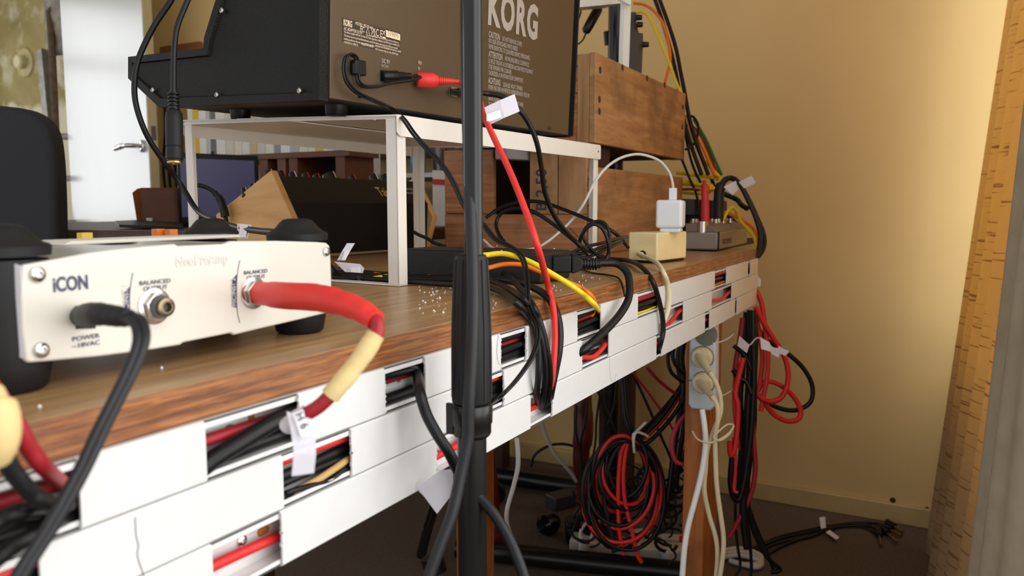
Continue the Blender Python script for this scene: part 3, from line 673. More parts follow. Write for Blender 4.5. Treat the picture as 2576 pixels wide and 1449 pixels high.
# knobs poking over the top edge
def tt(px, py): return PL(px, py, TM @ Vector((0, body[0][0] + 0.02, 0)), tv)
slope = (Vector((0, body[-1][0] - body[0][0], body[-1][1] - body[0][1])).normalized()); nrm_ = Vector((0, -slope.z, slope.y)); nrm_ = nrm_ if nrm_.z > 0 else -nrm_
kn = (TM.to_3x3() @ nrm_).normalized(); tdir = (TM.to_3x3() @ slope)
for (px, rr, hh, vv) in ((685, .011, .018, .02), (716, .009, .018, .02), (744, .009, .017, .02), (776, .009, .016, .02), (803, .009, .015, .02), (838, .018, .02, .025), (893, .009, .016, .02), (948, .012, .02, .02), (976, .012, .021, .02), (1038, .010, .015, .02), (663, .008, .014, .045), (645, .007, .014, .06), (625, .007, .014, .075)):
    uu = (TMi @ tb(px, 440, 0)).x * 1.0
    # lift the column to the depth of the top edge
    uu = (TMi @ PL(px, 436, TM @ Vector((0, body[0][0] + vv * 0.8, 0)), tv)).x
    base = TM @ Vector((uu, body[0][0], body[0][1])) + tdir * vv
    kb = MB().lathe([(0, rr), (hh * 0.25, rr), (hh * 0.3, rr * 0.8), (hh, rr * 0.68), (hh + 0.001, rr * 0.55)], base, base + kn, 14).build('knob', BLK, tai)
    MB().tube([base + kn * (hh * 0.35) - tdir * rr * 0.82, base + kn * hh - tdir * rr * 0.70], 0.0009, 5, sub=1).build('pointer_line', [PAPER, MASK, RCAB][int(px) % 3], kb)
def tface(px, py):      # upper back face of the case (leaning)
    a = TM @ Vector((0, body[0][0], body[0][1])); c = TM @ Vector((0, body[1][0], body[1][1])); d = (a - c).normalized(); n = tu.cross(d).normalized()
    if n.dot(FW) > 0: n = -n
    return PL(px, py, c + n * 0.0006, n), d
pT, dT = tface(958, 484)
GP = mat('gold_print', (214, 178, 110), 0.45, var=0.03)
text('Taiga', 0.030, frame(tface(957, 493)[0], tu, dT), GP, tai, shear=-0.15, sx=0.62, bold=0.0003)
text('pittsburgh\nmodular', 0.0105, frame(tface(1018, 478)[0], tu, dT), LGR, tai, line=0.95)
a = TM @ Vector((TW - 0.055, 0.0, 0.0)); n_ = (TM.to_3x3() @ Vector((0, -1, 0.2)))
ps = PL(1058, 572, TM @ Vector((0, -0.012, 0)), tv)
rk_ = MB(frame(ps, tu, (0, 0, 1))).box((-0.009, -0.013, -0.001), (0.009, 0.013, 0.003)).build('power_switch', BLK, tai, bevel=0.001)
text('I\nO', 0.008, frame(ps + tu * -0.002 + Vector((0, 0, 0.003)) - tv * 0.0035, tu, (0, 0, 1)), PAPER, rk_, line=1.1)
cable('black power lead plugged into the beech-ended synthesizer beside its switch', [T(1036, 580, 1.34), T(1052, 590, 1.34), T(1075, 600, 1.33), T(1092, 611, 1.33), T(1120, 620, 1.32)], 0.003, BCAB)

# ================================================================ crates
CR = grain('old_crate_wood', [(152, 108, 68), (174, 130, 86), (194, 152, 106)], (8, 30, 60), 0.62, 0.2, knots=0.5, spot=(96, 78, 62), spots=9)
CR2 = grain('reddish_crate_wood', [(140, 88, 50), (172, 116, 72), (196, 144, 98)], (30, 4, 110), 0.55, 0.2, knots=0.4, spot=(84, 52, 34), spots=10)
CR3 = grain('upright_crate_wood', [(142, 100, 62), (168, 126, 82), (190, 150, 106)], (50, 40, 5), 0.6, 0.2, knots=0.3, spot=(84, 58, 38), spots=10)
NAIL = mat('rusty_nail_stain', (58, 48, 42), 0.7)
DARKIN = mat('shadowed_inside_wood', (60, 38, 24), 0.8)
def open_crate(label, x0, x1, y0, y1, z0, z1, nm='wooden_crate'):
    t = thing(nm, label, 'crate', ((x0 + x1) / 2, (y0 + y1) / 2, z0), 'old wooden crates')
    MB().box((x0, y0, z0), (x1, y0 + 0.012, z1)).build('side_board', CR, t, bevel=0.0015)
    MB().box((x0, y1 - 0.012, z0), (x1, y1, z1)).build('side_board', CR, t, bevel=0.0015)
    n = 2; hh = (z1 - z0)
    cuts = [z0, z0 + hh * 0.56, z0 + hh * 0.86, z1]
    for xa, sgn in ((x0 + 0.001, 1), (x1 - 0.013, 1)):
        for i in range(3):
            g_ = 0.034 if y1 - y0 > 0.1 else 0.0125
            MB().box((xa, y0 + g_, cuts[i] + 0.0012), (xa + 0.012, y1 - g_, cuts[i + 1] - 0.0006)).build('end_slat', CR2, t, bevel=0.001)
        for ya in ((y0 + 0.0122, y1 - 0.034) if y1 - y0 > 0.1 else ()):
            MB().box((xa - 0.001, ya, z0 + 0.0005), (xa + 0.018, ya + 0.0218, z1 - 0.001)).build('corner_post', CR3, t, bevel=0.001)
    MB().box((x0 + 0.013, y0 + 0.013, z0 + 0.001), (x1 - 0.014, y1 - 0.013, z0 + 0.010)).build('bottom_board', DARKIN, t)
    return t
cu = open_crate('upper weathered wooden crate, raised above the other crate behind the riser', 1.250, 1.800, 0.5135, 0.80, 0.944, 1.0965)
for (px, py) in ((1510, 176), (1508, 250), (1566, 170), (1628, 197), (1672, 214), (1718, 270), (1716, 320), (1508, 280)):
    p = Y(px, py, 0.5135); MB().lathe([(0, 0.0065), (0.0006, 0.005)], p, p + Vector((0, -1, 0)), 10).build('nail_stain', NAIL, cu)
cl = open_crate('lower wooden crate on the desk behind the white charger', 1.266, 1.792, 0.5135, 0.5515, 0.7505, 0.903)
# tall crate on its end with the slatted face
tx, ty0, ty1 = 1.262, 0.665, 0.90
tc_ = thing('tall_crate', 'wooden crate standing on end with stencilled price, dark opening towards the riser', 'crate', (tx + 0.06, 0.75, 0.7505), 'old wooden crates')
def xp(px, py): return X(px, py, tx)
zz = lambda py, px=1400: X(px, py, tx).z
ya, yb_, yc, yd, ye = X(1474, 500, tx).y, X(1402, 500, tx).y, X(1331, 500, tx).y, X(1240, 500, tx).y, X(1118, 500, tx).y
zb1, zb2 = 0.752, X(1400, 540, tx).z
MB().box((tx, ya, zb1), (tx + 0.014, ye, zb2)).build('bottom_rail', CR2, tc_, bevel=0.0015)
MB().box((tx + 0.001, ya, zb2 + 0.0008), (tx + 0.013, yb_ - 0.0008, 0.942)).build('upright_slat', CR3, tc_, bevel=0.0015)
s2 = MB().box((tx + 0.002, yb_ + 0.0008, zb2 + 0.0008), (tx + 0.012, yc, 0.942)).build('upright_slat', CR3, tc_, bevel=0.0015)
MB().box((tx + 0.001, yd, zb2 + 0.0008), (tx + 0.013, ye, 0.942)).build('upright_slat', CR2, tc_, bevel=0.0015)
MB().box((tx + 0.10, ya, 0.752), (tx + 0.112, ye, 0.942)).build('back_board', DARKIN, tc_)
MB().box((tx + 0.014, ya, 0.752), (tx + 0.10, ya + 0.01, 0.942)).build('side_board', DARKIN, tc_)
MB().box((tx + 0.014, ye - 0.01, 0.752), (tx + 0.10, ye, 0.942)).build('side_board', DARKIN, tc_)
p = X(1374, 531, tx + 0.0014); 
text('B 2,50', 0.030, frame(p + Vector((-0.0001, 0, 0)), (0, 0, 1), (0, 1, 0)), INK, s2, bold=0.0004, sx=1.0)
# crack in the rail
MB().tube([X(1432, 573, tx - 0.0001), X(1440, 580, tx - 0.0001), X(1444, 586, tx - 0.0001), X(1450, 590, tx - 0.0001), X(1453, 596, tx - 0.0001)], 0.0006, 5).build('crack', NAIL, tc_)
rc = thing('rear_crate', 'brown crate glimpsed in the gap between the two stacked crates', 'crate', (1.74, 0.74, 0.7505), 'old wooden crates')
for (y_, ) in ((0.70,), (0.86,)): MB().box((1.60, y_, 0.7505), (1.80, y_ + 0.014, 0.943)).build('side_board', CR, rc, bevel=0.001)
MB().box((1.601, 0.715, 0.752), (1.613, 0.859, 0.943)).build('end_board', CR2, rc)

# black stand column and second white riser behind the crates
pl_ = T(1548, 300, 1.80); 
col = thing('stand_column', 'thick black upright column behind the wooden crates', 'stand', (pl_.x, pl_.y, 0.0))
MB().cyl((pl_.x, pl_.y, 0.0), (pl_.x, pl_.y, 1.45), 0.0195, 24).build('column', mat('satin_black_tube', (22, 23, 26), 0.25, var=0.1), col)
for z_ in (1.12, 1.21): MB().cyl((pl_.x - 0.0, pl_.y + 0.021, z_), (pl_.x, pl_.y + 0.024, z_ + 0.03), 0.008, 10).build('clip', BLK, col)
# white riser on top of the upper crate
wr = thing('tall_riser', 'second white metal riser whose corner leg stands on the upper crate', 'shelf riser', (1.42, 0.62, 1.0965))
cA = T(1583, 160, 1.52); cB = T(1588, 2, 1.52)
hx_ = T(1578, 165, 1.50)
MB().prism([T(1566, 168, 1.52), T(1582, 175, 1.52), T(1590, -60, 1.52), T(1573, -60, 1.52)], Vector((0.004, 0.010, 0))).build('leg', RACKW, wr)
MB().prism([T(1560, -2, 1.50), T(1588, 14, 1.50), T(1590, -80, 1.50), T(1562, -80, 1.50)], Vector((0.002, 0.008, 0))).build('corner_apron', RACKW, wr, bevel=0.001)
MB().prism([T(1438, 20, 1.62), T(1566, 8, 1.62), T(1566, -40, 1.62), T(1438, -40, 1.62)], Vector((0.02, 0.05, 0))).build('side_apron', RACKW, wr)
# jagged gear behind it
gm = thing('effects_unit', 'brown-black instrument panel leaning behind the second white riser leg', 'music equipment', T(1600, 180, 1.64))
MB().prism([T(1580, 30, 1.6), T(1600, 30, 1.6), T(1601, 60, 1.6), T(1607, 82, 1.6), T(1618, 84, 1.6), T(1617, 130, 1.6), T(1614, 190, 1.6), T(1580, 175, 1.6)], (FW * Vector((1, 1, 0))).normalized() * 0.10 + RT * 0.004).build('panel', mat('olive_black_panel', (62, 50, 34), 0.5), gm, bevel=0.001)
for (px, py) in ((1617, 112), (1600, 44), (1602, 62)):
    p = T(px, py, 1.59); MB().lathe([(0, 0.006), (0.012, 0.005)], p, p + RT, 12).build('knob', BLK, gm)
# inline switch
sw = cable('thin black cord looping down left of the black column', [T(1463, -10, 1.7), T(1461, 30, 1.7), T(1448, 70, 1.7), T(1442, 100, 1.7), T(1450, 112, 1.7), T(1465, 102, 1.7), T(1474, 84, 1.7), T(1490, 50, 1.7), T(1508, 15, 1.7), T(1514, -10, 1.7)], 0.0018, BCAB, cat='cord')
a, e = T(1472, 82, 1.68), T(1507, 18, 1.68)
MB().lathe([(0, 0.006), (0.004, 0.0095), (0.02, 0.0105), (0.058, 0.0105), (0.064, 0.008)], a, e, 14).build('inline_switch', BLK, sw)

# ================================================================ preamp
PY = 0.345
pf = lambda px, py, off=0.0: Y(px, py, PY - off)
pre = thing('preamp', 'cream preamp box with black rubber corners in the foreground on the desk', 'audio preamp', (0.285, 0.395, 0.75))
PCR = mat('cream_plastic', (218, 214, 202), 0.38, var=0.02, scale=5)
outl = [(57, 667), (150, 651), (228, 636), (300, 627), (380, 619), (441, 614), (449, 619), (566, 614), (582, 607), (700, 606), (800, 609), (822, 611), (830, 618), (833, 650), (835, 720), (831, 778), (826, 787), (760, 803), (660, 826), (590, 843), (582, 838), (462, 862), (455, 868), (369, 882), (250, 897), (120, 909), (72, 913), (65, 905), (57, 830), (54, 740)]
P3 = [pf(*q) for q in outl]
# front panel slab and body behind it
b = MB(); b.prism(P3, (0, 0.004, 0)); fp = b.build('front_panel', PCR, pre, bevel=0.0012, seg=3)
zc = lambda x: 0
def inner(p, k=0.93):
    c = Vector((0.287, 0, 0.787)); return Vector((c.x + (p.x - c.x) * 0.985, 0, c.z + (p.z - c.z) * k))
b = MB(); Q = [inner(p) for p in P3]; b.prism([(q.x, PY + 0.004, q.z) for q in Q], (0, 0.112, 0)); b.build('body', mat('silver_grey_case', (176, 174, 170), 0.25, metal=0.3, var=0.05), pre, bevel=0.001)
# left bevel strip
pr = [pf(27, 660, -0.004), pf(54, 668, 0), pf(64, 905, 0), pf(44, 898, -0.004)]
MB().prism(pr, (0, 0.004, 0)).build('side_trim', mat('lilac_white_trim', (210, 208, 214), 0.4), pre, bevel=0.0005)
# rubber corner posts: a foot below and a ridged dome on top
def post(cx, cy, zt, r, name='corner_post', big=0):
    t = MB().lathe([(0.0, r * 0.72), (0.0015, r * 0.80), (0.012, r * 0.90), (0.020, r * 0.94), (zt - 0.752, r * 0.94)], (cx, cy, 0.7505), (cx, cy, 1), 30).build('rubber_corner', RUB, pre)
    pass
    return MB().lathe([(0, r), (0.0042, r * 1.02), (0.0052, r * 0.97), (0.0060, r * 0.86), (0.0085, r * 0.70), (0.0115, r * 0.58), (0.0135, r * 0.46), (0.0142, r * 0.30), (0.0135, r * 0.12)], (cx, cy, zt), (cx, cy, 2), 30).build('rubber_dome', RUB, t)
zt = 0.8125
pR = Y(755, 845, 0.368); post(pR.x, 0.368, zt - 0.001, 0.0195)
pB = T(531, 600, 0.56); post(pB.x, pB.y, zt - 0.0015, 0.0190)
post(0.196, 0.4785 - 0.02, zt - 0.0015, 0.019)
lc = Y(8, 800, 0.3665); post(lc.x, 0.3665, zt - 0.0010, 0.0205)
MB().prism([(T(215, 588, 0.5).x - 0.05, 0.425, 0.8120), (0.385, 0.425, 0.8120), (0.385, 0.425, 0.8142), (T(215, 588, 0.5).x - 0.045, 0.425, 0.8142)], (0, 0.03, 0)).build('top_ridge', PCR, pre, bevel=0.0006)
# screws on the panel
for (px, py, r) in ((93, 690, 0.0036), (103, 881, 0.0036), (820, 633, 0.0030)): screw(pf(px, py, 0.0002), (0, -1, 0), r, pre, STEEL)
# printing
tf = lambda px, py, off=0.0004: Matrix.Translation(pf(px, py, off)) @ frame((0, 0, 0), (1, 0, 0), (0, 0, 1))
text('iCON', 0.0092, tf(134, 734), NAVY, pre, sx=0.72, bold=0.00022, ext=0.0001)
text('BALANCED\nOUTPUT', 0.0031, tf(391, 714), NAVY, pre, sx=1.15, line=1.0, align='CENTER', ext=0.0001)
text('BALANCED\nOUTPUT', 0.0031, tf(644, 688), NAVY, pre, sx=1.15, line=1.0, align='CENTER', ext=0.0001)
text('POWER\n~18VAC', 0.0031, tf(217, 854), NAVY, pre, sx=1.25, line=1.05, align='CENTER', ext=0.0001)
text('NeoPreAmp', 0.0078, tf(441, 671, 0.0001), mat('embossed_edge', (188, 184, 176), 0.5), pre, sx=0.86, bold=0.00022, ext=0.00005)
text('NeoPreAmp', 0.0078, tf(441, 671, 0.0003), mat('cream_emboss', (236, 232, 220), 0.4), pre, sx=0.86, bold=-0.00012, ext=0.00005)
for (x0_, y0_, x1_, y1_, s, px, py) in ((313, 728, 326, 782, 'MIC/INST 1', 325, 795), (584, 697, 595, 774, 'MIC/INST 2', 594, 770)):
    tb_ = MB().prism([pf(x0_, y0_ + 6, 0.0001), pf(x1_ + 0, y0_ - 6, 0.0001), pf(x1_, y1_, 0.0001), pf(x0_, y1_ - 3, 0.0001)], (0, -0.0003, 0)).build('channel_tab', NAVY, pre)
    text(s, 0.0040, Matrix.Translation(pf(px, py, 0.0007)) @ frame((0, 0, 0), (0, 0, 1), (-1, 0, 0)), PCR, tb_, sx=0.82)
    MB().tube([pf(x1_ + 8, y0_ - 42, 0.0002), pf(x1_ + 2, y0_ - 5, 0.0002), pf(x1_, (y0_ + y1_) / 2, 0.0002), pf(x1_ + 2, y1_ + 8, 0.0002), pf(x1_ + 8, y1_ + 38, 0.0002)], 0.00022, 5).build('printed_line', NAVY, pre)
def jack(px, py, r):
    c = pf(px, py, 0.0); d = Vector((0, -1, 0))
    j = MB().lathe([(0, r * 1.18), (0.0008, r * 1.22), (0.0011, r * 1.15)], c, c + d, 28).build('jack_socket', STEEL, pre)
    MB().lathe([(0.001, r), (0.0035, r), (0.0042, r * 0.9)], c, c + d, 6).build('hex_nut', STEEL, j, bevel=0.0004)
    MB().lathe([(0.004, r * 0.78), (0.0072, r * 0.74)], c, c + d, 22).build('collar', mat('grey_collar', (84, 84, 84), 0.4), j)
    MB().lathe([(0.0068, r * 0.60), (0.0098, r * 0.62), (0.0102, r * 0.52), (0.0102, r * 0.34), (0.0060, r * 0.32)], c, c + d, 22).build('threaded_tip', mat('dull_brass_tip', (140, 124, 100), 0.3, metal=1.0), j)
    MB().lathe([(0.0062, r * 0.33), (0.0064, r * 0.33)], c, c + d, 16).build('opening', mat('deep_black', (4, 4, 4)), j)
    return c
jack(388, 770, 0.0076)
c2 = pf(637, 737)
j = MB().lathe([(0, 0.0092), (0.0008, 0.0094), (0.0011, 0.0086)], c2, c2 + Vector((0, -1, 0)), 28).build('jack_socket', STEEL, pre)
MB().lathe([(0.001, 0.0076), (0.004, 0.0076)], c2, c2 + Vector((0, -1, 0)), 6).build('hex_nut', STEEL, j, bevel=0.0004)
MB().prism([pf(188, 770, 0.0001), pf(240, 764, 0.0001), pf(240, 826, 0.0001), pf(190, 828, 0.0001)], (0, -0.0003, 0)).build('power_opening', BLK, pre, bevel=0)
# buttons on the top towards the back
for (px, py, m_) in ((398, 578, OCAB), (430, 579, OCAB)):
    c = T(px, py + 3, 0.585); MB().box(c + Vector((-0.0035, -0.0035, -0.004)), c + Vector((0.0035, 0.0035, 0.0016))).build('button', mat('orange_button', (222, 120, 44), 0.4), pre, bevel=0.0004)
c = T(213, 587, 0.55); MB().box(c + Vector((-0.004, -0.003, -0.004)), c + Vector((0.004, 0.003, 0.0005))).build('button', mat('yellow_button', (232, 200, 70), 0.4), pre)
# raised cream lid at the back of the top
cA, cB = T(215, 588, 0.535), T(700, 592, 0.520)
# red jack plug in the right socket, its sleeve bending down, masking tape, red cable into the trunking
sp = [c2 + Vector((0.0005, -0.006, 0)), T(720, 744, 0.418), T(790, 748, 0.400), T(850, 760, 0.386), T(905, 780, 0.375), T(945, 806, 0.368)]
rj = cable('red jack cable curving from the preamp into the trunking, wrapped in masking tape', [T(930, 795, 0.370), T(948, 812, 0.366), T(946, 845, 0.363), T(918, 885, 0.360), T(885, 930, 0.357), T(848, 975, 0.354), T(805, 1020, 0.353), T(755, 1050, 0.354), T(722, 1070, 0.362)], 0.0034, DRED)
MB().tube(sp, [0.0068, 0.0074, 0.0073, 0.0070, 0.0062, 0.0056, 0.0050], 20).build('plug_sleeve', REDR, rj)
MB().lathe([(0, 0.0052), (0.004, 0.0052)], c2 + Vector((0, -0.003, 0)), c2 + Vector((0, -1, 0)), 18).build('plug_collar', BLK, rj)
MB().tube([T(945, 842, 0.3625), T(918, 885, 0.360), T(885, 930, 0.357), T(850, 972, 0.354), T(830, 996, 0.3535)], [0.0045, 0.0048, 0.0046, 0.0048, 0.0045, 0.0046], 14).build('masking_tape_wrap', MASK, rj)
MB().tube([T(770, 1038, 0.3535), T(742, 1056, 0.3545), T(722, 1072, 0.358)], [0.0040, 0.0041, 0.0040], 12).build('tape_sleeve', TAPE, rj)
t1 = MB(); st = [T(722, 1035, 0.348), T(733, 1085, 0.346), T(740, 1140, 0.345), T(735, 1198, 0.345)]
st2 = [T(788, 1055, 0.350), T(794, 1100, 0.348), T(795, 1145, 0.347), T(790, 1190, 0.347)]
for i in range(3): t1.prism([st[i], st2[i], st2[i + 1], st[i + 1]], (0, 0.0004, 0))
tl = t1.build('tape_label', TAPE, rj)
MB().prism([T(735, 1040, 0.3455), T(762, 1030, 0.3465), T(777, 1095, 0.3455), T(757, 1100, 0.3445)], (0, -0.0003, 0)).build('paper_note', PAPER, tl)
text('H 6', 0.0052, frame(T(742, 1042, 0.3440), (T(770, 1095, 0.3450) - T(745, 1040, 0.3440)), (T(765, 1030, 0.345) - T(742, 1042, 0.344))), INK, tl)
# DC plug and twin lead running out of the picture at the bottom left
dp = [c + Vector((0, 0, 0)) for c in ()]
pa = [pf(205, 795, 0.001), T(245, 790, 0.325), T(290, 795, 0.312), T(325, 800, 0.303)]
dcab = cable('black twin power lead from the preamp hanging over the desk edge', [T(315, 797, 0.305), T(345, 808, 0.298), T(356, 840, 0.293), T(350, 880, 0.289), T(325, 940, 0.284), T(290, 1010, 0.279), T(252, 1085, 0.274), T(215, 1165, 0.268), T(170, 1250, 0.262), T(115, 1345, 0.256), T(60, 1430, 0.250), T(20, 1500, 0.246)], 0.0019, GCAB, twin=(0.0013, -0.0005, 0.0004), cat='power cord')
MB().tube(pa, [0.0050, 0.0054, 0.0050, 0.0046, 0.0044, 0.0040, 0.0034], 18).build('plug', RUB, dcab)
# near red plug with the cream sleeve at the picture edge, dipping into the first opening
nr = cable('thick dark red cable with a cream tape wrap entering the nearest trunking opening', [T(-60, 930, 0.250), T(-15, 985, 0.252), T(40, 1065, 0.256), T(75, 1130, 0.262), T(115, 1180, 0.272), Y(165, 1220, 0.2915), Y(205, 1232, 0.2965)], 0.0030, DRED)
MB().tube([T(-30, 990, 0.235), T(-8, 1050, 0.232), T(-10, 1110, 0.232), T(-40, 1165, 0.235)], [0.0045, 0.0062, 0.0062, 0.0045], 18).build('masking_tape_wrap', MASK, nr)
cable('black cable arching into the first trunking opening under the red one', [T(-60, 1080, 0.25), T(0, 1135, 0.252), T(35, 1190, 0.257), T(80, 1240, 0.264), T(130, 1268, 0.272), Y(172, 1270, 0.290), Y(205, 1255, 0.2955)], 0.0030, RUB)
cable('black cable running low along the first trunking opening', [T(-80, 1360, 0.262), T(0, 1310, 0.268), T(60, 1285, 0.274), Y(130, 1278, 0.2885), Y(205, 1260, 0.2975)], 0.0035, BCAB)
cable('lowest black cable at the left picture edge', [T(-60, 1450, 0.262), T(20, 1385, 0.268), T(90, 1340, 0.276), Y(150, 1310, 0.2900), Y(205, 1290, 0.2965)], 0.0030, BCAB)
# ================================================================ power brick with the mains plug, cables on the desk
K0 = Z(1362, 716); K1 = Z(1040, 692)
Kc = Z(1395, 690)
kd = (Kc - K0); kd.z = 0
# long side runs from the near right corner away to the left
kl = (Z(1090, 702) - K0); kl.z = 0; kl = kl.normalized(); kp_ = Vector((-kl.y, kl.x, 0)); kp_ = kp_ if kp_.dot(FW) > 0 else -kp_
kx = kl * -1
KM = frame(K0 + kl * 0.19, kx, kp_)
brick = thing('power_brick', 'dusty black power brick lying on the desk under the riser', 'power adapter', KM)
MB(KM).box((0, 0, 0.001), (0.19, 0.078, 0.034)).build('case', mat('dusty_black_plastic', (26, 26, 27), 0.5, var=0.35, scale=160), brick, bevel=0.003, seg=3)
pe = T(1388, 664, 0.86); pq = T(1504, 664, 0.86)
iec = cable('thick black mains lead from the power brick looping over the desk edge', [T(1490, 664, 0.863), T(1520, 662, 0.866), T(1552, 664, 0.868), T(1577, 685, 0.862), T(1584, 720, 0.850), T(1580, 755, 0.838), T(1560, 790, 0.822), T(1530, 824, 0.800), T(1497, 856, 0.778), Y(1468, 880, 0.2855), Y(1440, 898, 0.2965)], 0.0043, BCAB, cat='mains lead')
ax = (pq - pe).normalized(); upv = Vector((0, 0, 1)); IM = frame(pe, ax, upv)
b = MB(IM); b.prism([(0.0, -0.0095, -0.007), (0.0, 0.0095, -0.007), (0.0, 0.0095, 0.007), (0.0, -0.0095, 0.007)], (0.022, 0, 0)); ip = b.build('plug', BLK, iec, bevel=0.0018, seg=3)
b = MB(IM); b.prism([(0.022, -0.0105, -0.008), (0.028, -0.0085, -0.008), (0.034, -0.0050, -0.008), (0.034, 0.0050, -0.008), (0.028, 0.0085, -0.008), (0.022, 0.0105, -0.008)], (0, 0, 0.016)); b.build('grip', BLK, ip, bevel=0.001)
b = MB()
for i in range(6): b.lathe([(0.033 + i * 0.0031, 0.0072), (0.0347 + i * 0.0031, 0.0070)], pe, pq, 14)
b.lathe([(0.033, 0.0052), (0.054, 0.0050)], pe, pq, 14); b.build('strain_relief', BLK, ip)
GB = 'black cables pouring from under the riser into the trunking'
def onD(px, py, r=0.003): return Z(px, py, 0.75 + r)
zt_ = YT - 0.0045
left = lambda k: [Z(838, 684 + k * 3, 0.755), Z(900, 688 + k * 3, 0.754), Z(1000, 690 + k * 4, 0.754), Z(1100, 690 + k * 6, 0.754), Z(1180, 686 + k * 8, 0.756)]
cable('black cable dropping into the lowest trunking row, starting highest of its bundle', left(0) + [Z(1232, 683, 0.760), Z(1269, 689, 0.760), Z(1306, 722, 0.757), Y(1338, 765, 0.292), Y(1354, 800, 0.2825), Y(1368, 846, 0.2795), Y(1378, 898, 0.2785), Y(1383, 952, 0.2815), Y(1378, 1005, 0.2885), Y(1372, 1024, 0.297)], 0.0031, BCAB, group=GB)
cable('outermost black cable of the bundle, bulging widest over the desk edge', left(1.5) + [Z(1232, 701, 0.757), Z(1290, 709, 0.757), Z(1344, 725, 0.757), Y(1380, 750, 0.300), Y(1400, 788, 0.2835), Y(1408, 832, 0.2790), Y(1406, 882, 0.2780), Y(1397, 931, 0.2805), Y(1388, 975, 0.2835), Y(1382, 1012, 0.295)], 0.0036, BCAB, group=GB)
cable('black cable in the middle of the bundle falling into the lowest row', left(2.2) + [Z(1232, 707, 0.756), Z(1269, 721, 0.756), Z(1312, 750, 0.7575), Y(1338, 786, 0.290), Y(1355, 830, 0.2810), Y(1366, 880, 0.2790), Y(1371, 940, 0.2800), Y(1366, 1000, 0.2865), Y(1362, 1026, 0.297)], 0.0029, BCAB, group=GB)
cable('innermost black cable of the bundle, lowest where it leaves the riser', left(4) + [Z(1232, 724, 0.755), Z(1273, 741, 0.755), Z(1300, 764, 0.7565), Y(1330, 798, 0.290), Y(1348, 840, 0.2820), Y(1355, 890, 0.2800), Y(1354, 950, 0.2805), Y(1351, 990, 0.2855), Y(1356, 1022, 0.297)], 0.0029, BCAB, group=GB)
cable('yellow cable arching over the desk edge into the upper trunking row', [Z(940, 700, 0.754), Z(1037, 685, 0.755), Z(1083, 680, 0.756), Z(1137, 668, 0.758), T(1180, 648, 0.70), T(1228, 641, 0.70), T(1265, 638, 0.70), T(1306, 648, 0.695), T(1352, 668, 0.69), T(1414, 704, 0.685), T(1464, 738, 0.685), T(1493, 764, 0.688), Y(1505, 780, 0.2895), Y(1512, 796, 0.297)], 0.0025, YCAB)
cable('orange cable beside the yellow one, ducking into the same opening', [Z(850, 672, 0.755), Z(1000, 696, 0.754), Z(1137, 690, 0.755), T(1190, 684, 0.70), T(1232, 673, 0.712), T(1269, 665, 0.716), T(1315, 667, 0.716), T(1365, 686, 0.712), T(1414, 704, 0.706), T(1460, 724, 0.704), T(1487, 744, 0.702), Y(1497, 764, 0.2915), Y(1494, 782, 0.2935), Y(1485, 800, 0.298)], 0.0022, OCAB)
cable('black cable from behind the cream block bending down to the lowest row', [Z(1500, 652, 0.754), Z(1540, 652, 0.754), Z(1580, 656, 0.755), Z(1612, 670, 0.757), Y(1640, 704, 0.300), Y(1656, 750, 0.2835), Y(1666, 795, 0.2815), Y(1668, 835, 0.2815), Y(1662, 862, 0.2835), Y(1656, 885, 0.297)], 0.0033, BCAB)
cable('thin black cord lying across the desk by the thick mains lead', [Z(1440, 662, 0.752), Z(1480, 684, 0.752), Z(1530, 692, 0.752), Z(1556, 700, 0.7525), T(1566, 720, 0.84), T(1572, 745, 0.83)], 0.0012, BCAB, cat='cord')
# knot of spare cable near the riser's far leg
kn_ = T(1458, 618, 0.96)
cable('black cable tied in upright loops by the far riser leg', [T(1456, 622, 0.96), T(1464, 590, 0.95), T(1490, 565, 0.945), T(1515, 575, 0.945), T(1530, 610, 0.945), T(1530, 640, 0.95), T(1520, 655, 0.95), T(1500, 640, 0.96), T(1468, 600, 0.965), T(1475, 572, 0.965), T(1500, 557, 0.965), T(1524, 565, 0.96), T(1534, 600, 0.955), T(1530, 650, 0.955)], 0.0022, BCAB)
cable('black cable arching low across the crate rail behind the brick', [T(1222, 548, 1.18), T(1260, 522, 1.18), T(1310, 508, 1.16), T(1360, 508, 1.14), T(1410, 524, 1.12), T(1470, 548, 1.08), T(1530, 575, 1.05), T(1562, 600, 1.06), T(1580, 622, 1.10)], 0.0027, BCAB)
cable('black cable looping from the brick up and down to the knot of cables', [T(1275, 618, 1.0), T(1255, 590, 1.02), T(1248, 562, 1.04), T(1262, 536, 1.04), T(1300, 524, 1.03), T(1345, 534, 1.02), T(1400, 570, 1.00), T(1440, 602, 0.97), T(1460, 620, 0.96), T(1480, 640, 0.96)], 0.0027, BCAB)
for q, (ya_, yb2) in enumerate(((622, 594), (636, 600), (648, 606))):
    cable(('upper', 'middle', 'lower')[q] + ' of three black cables running from the knot to the cream block', [T(1430, 640 - q * 3, 0.955), T(1470, ya_, 0.96), T(1520, (ya_ + yb2) / 2 + 2, 0.985), T(1560, yb2 + 4, 1.05), T(1578, yb2 + 2, 1.14)], 0.0022, BCAB)
cable('black cable stretched along the desk from the knot to the desk edge bend', [Z(1420, 640, 0.753), Z(1470, 650, 0.753), Z(1530, 654, 0.753), Z(1570, 652, 0.753)], 0.0026, BCAB)
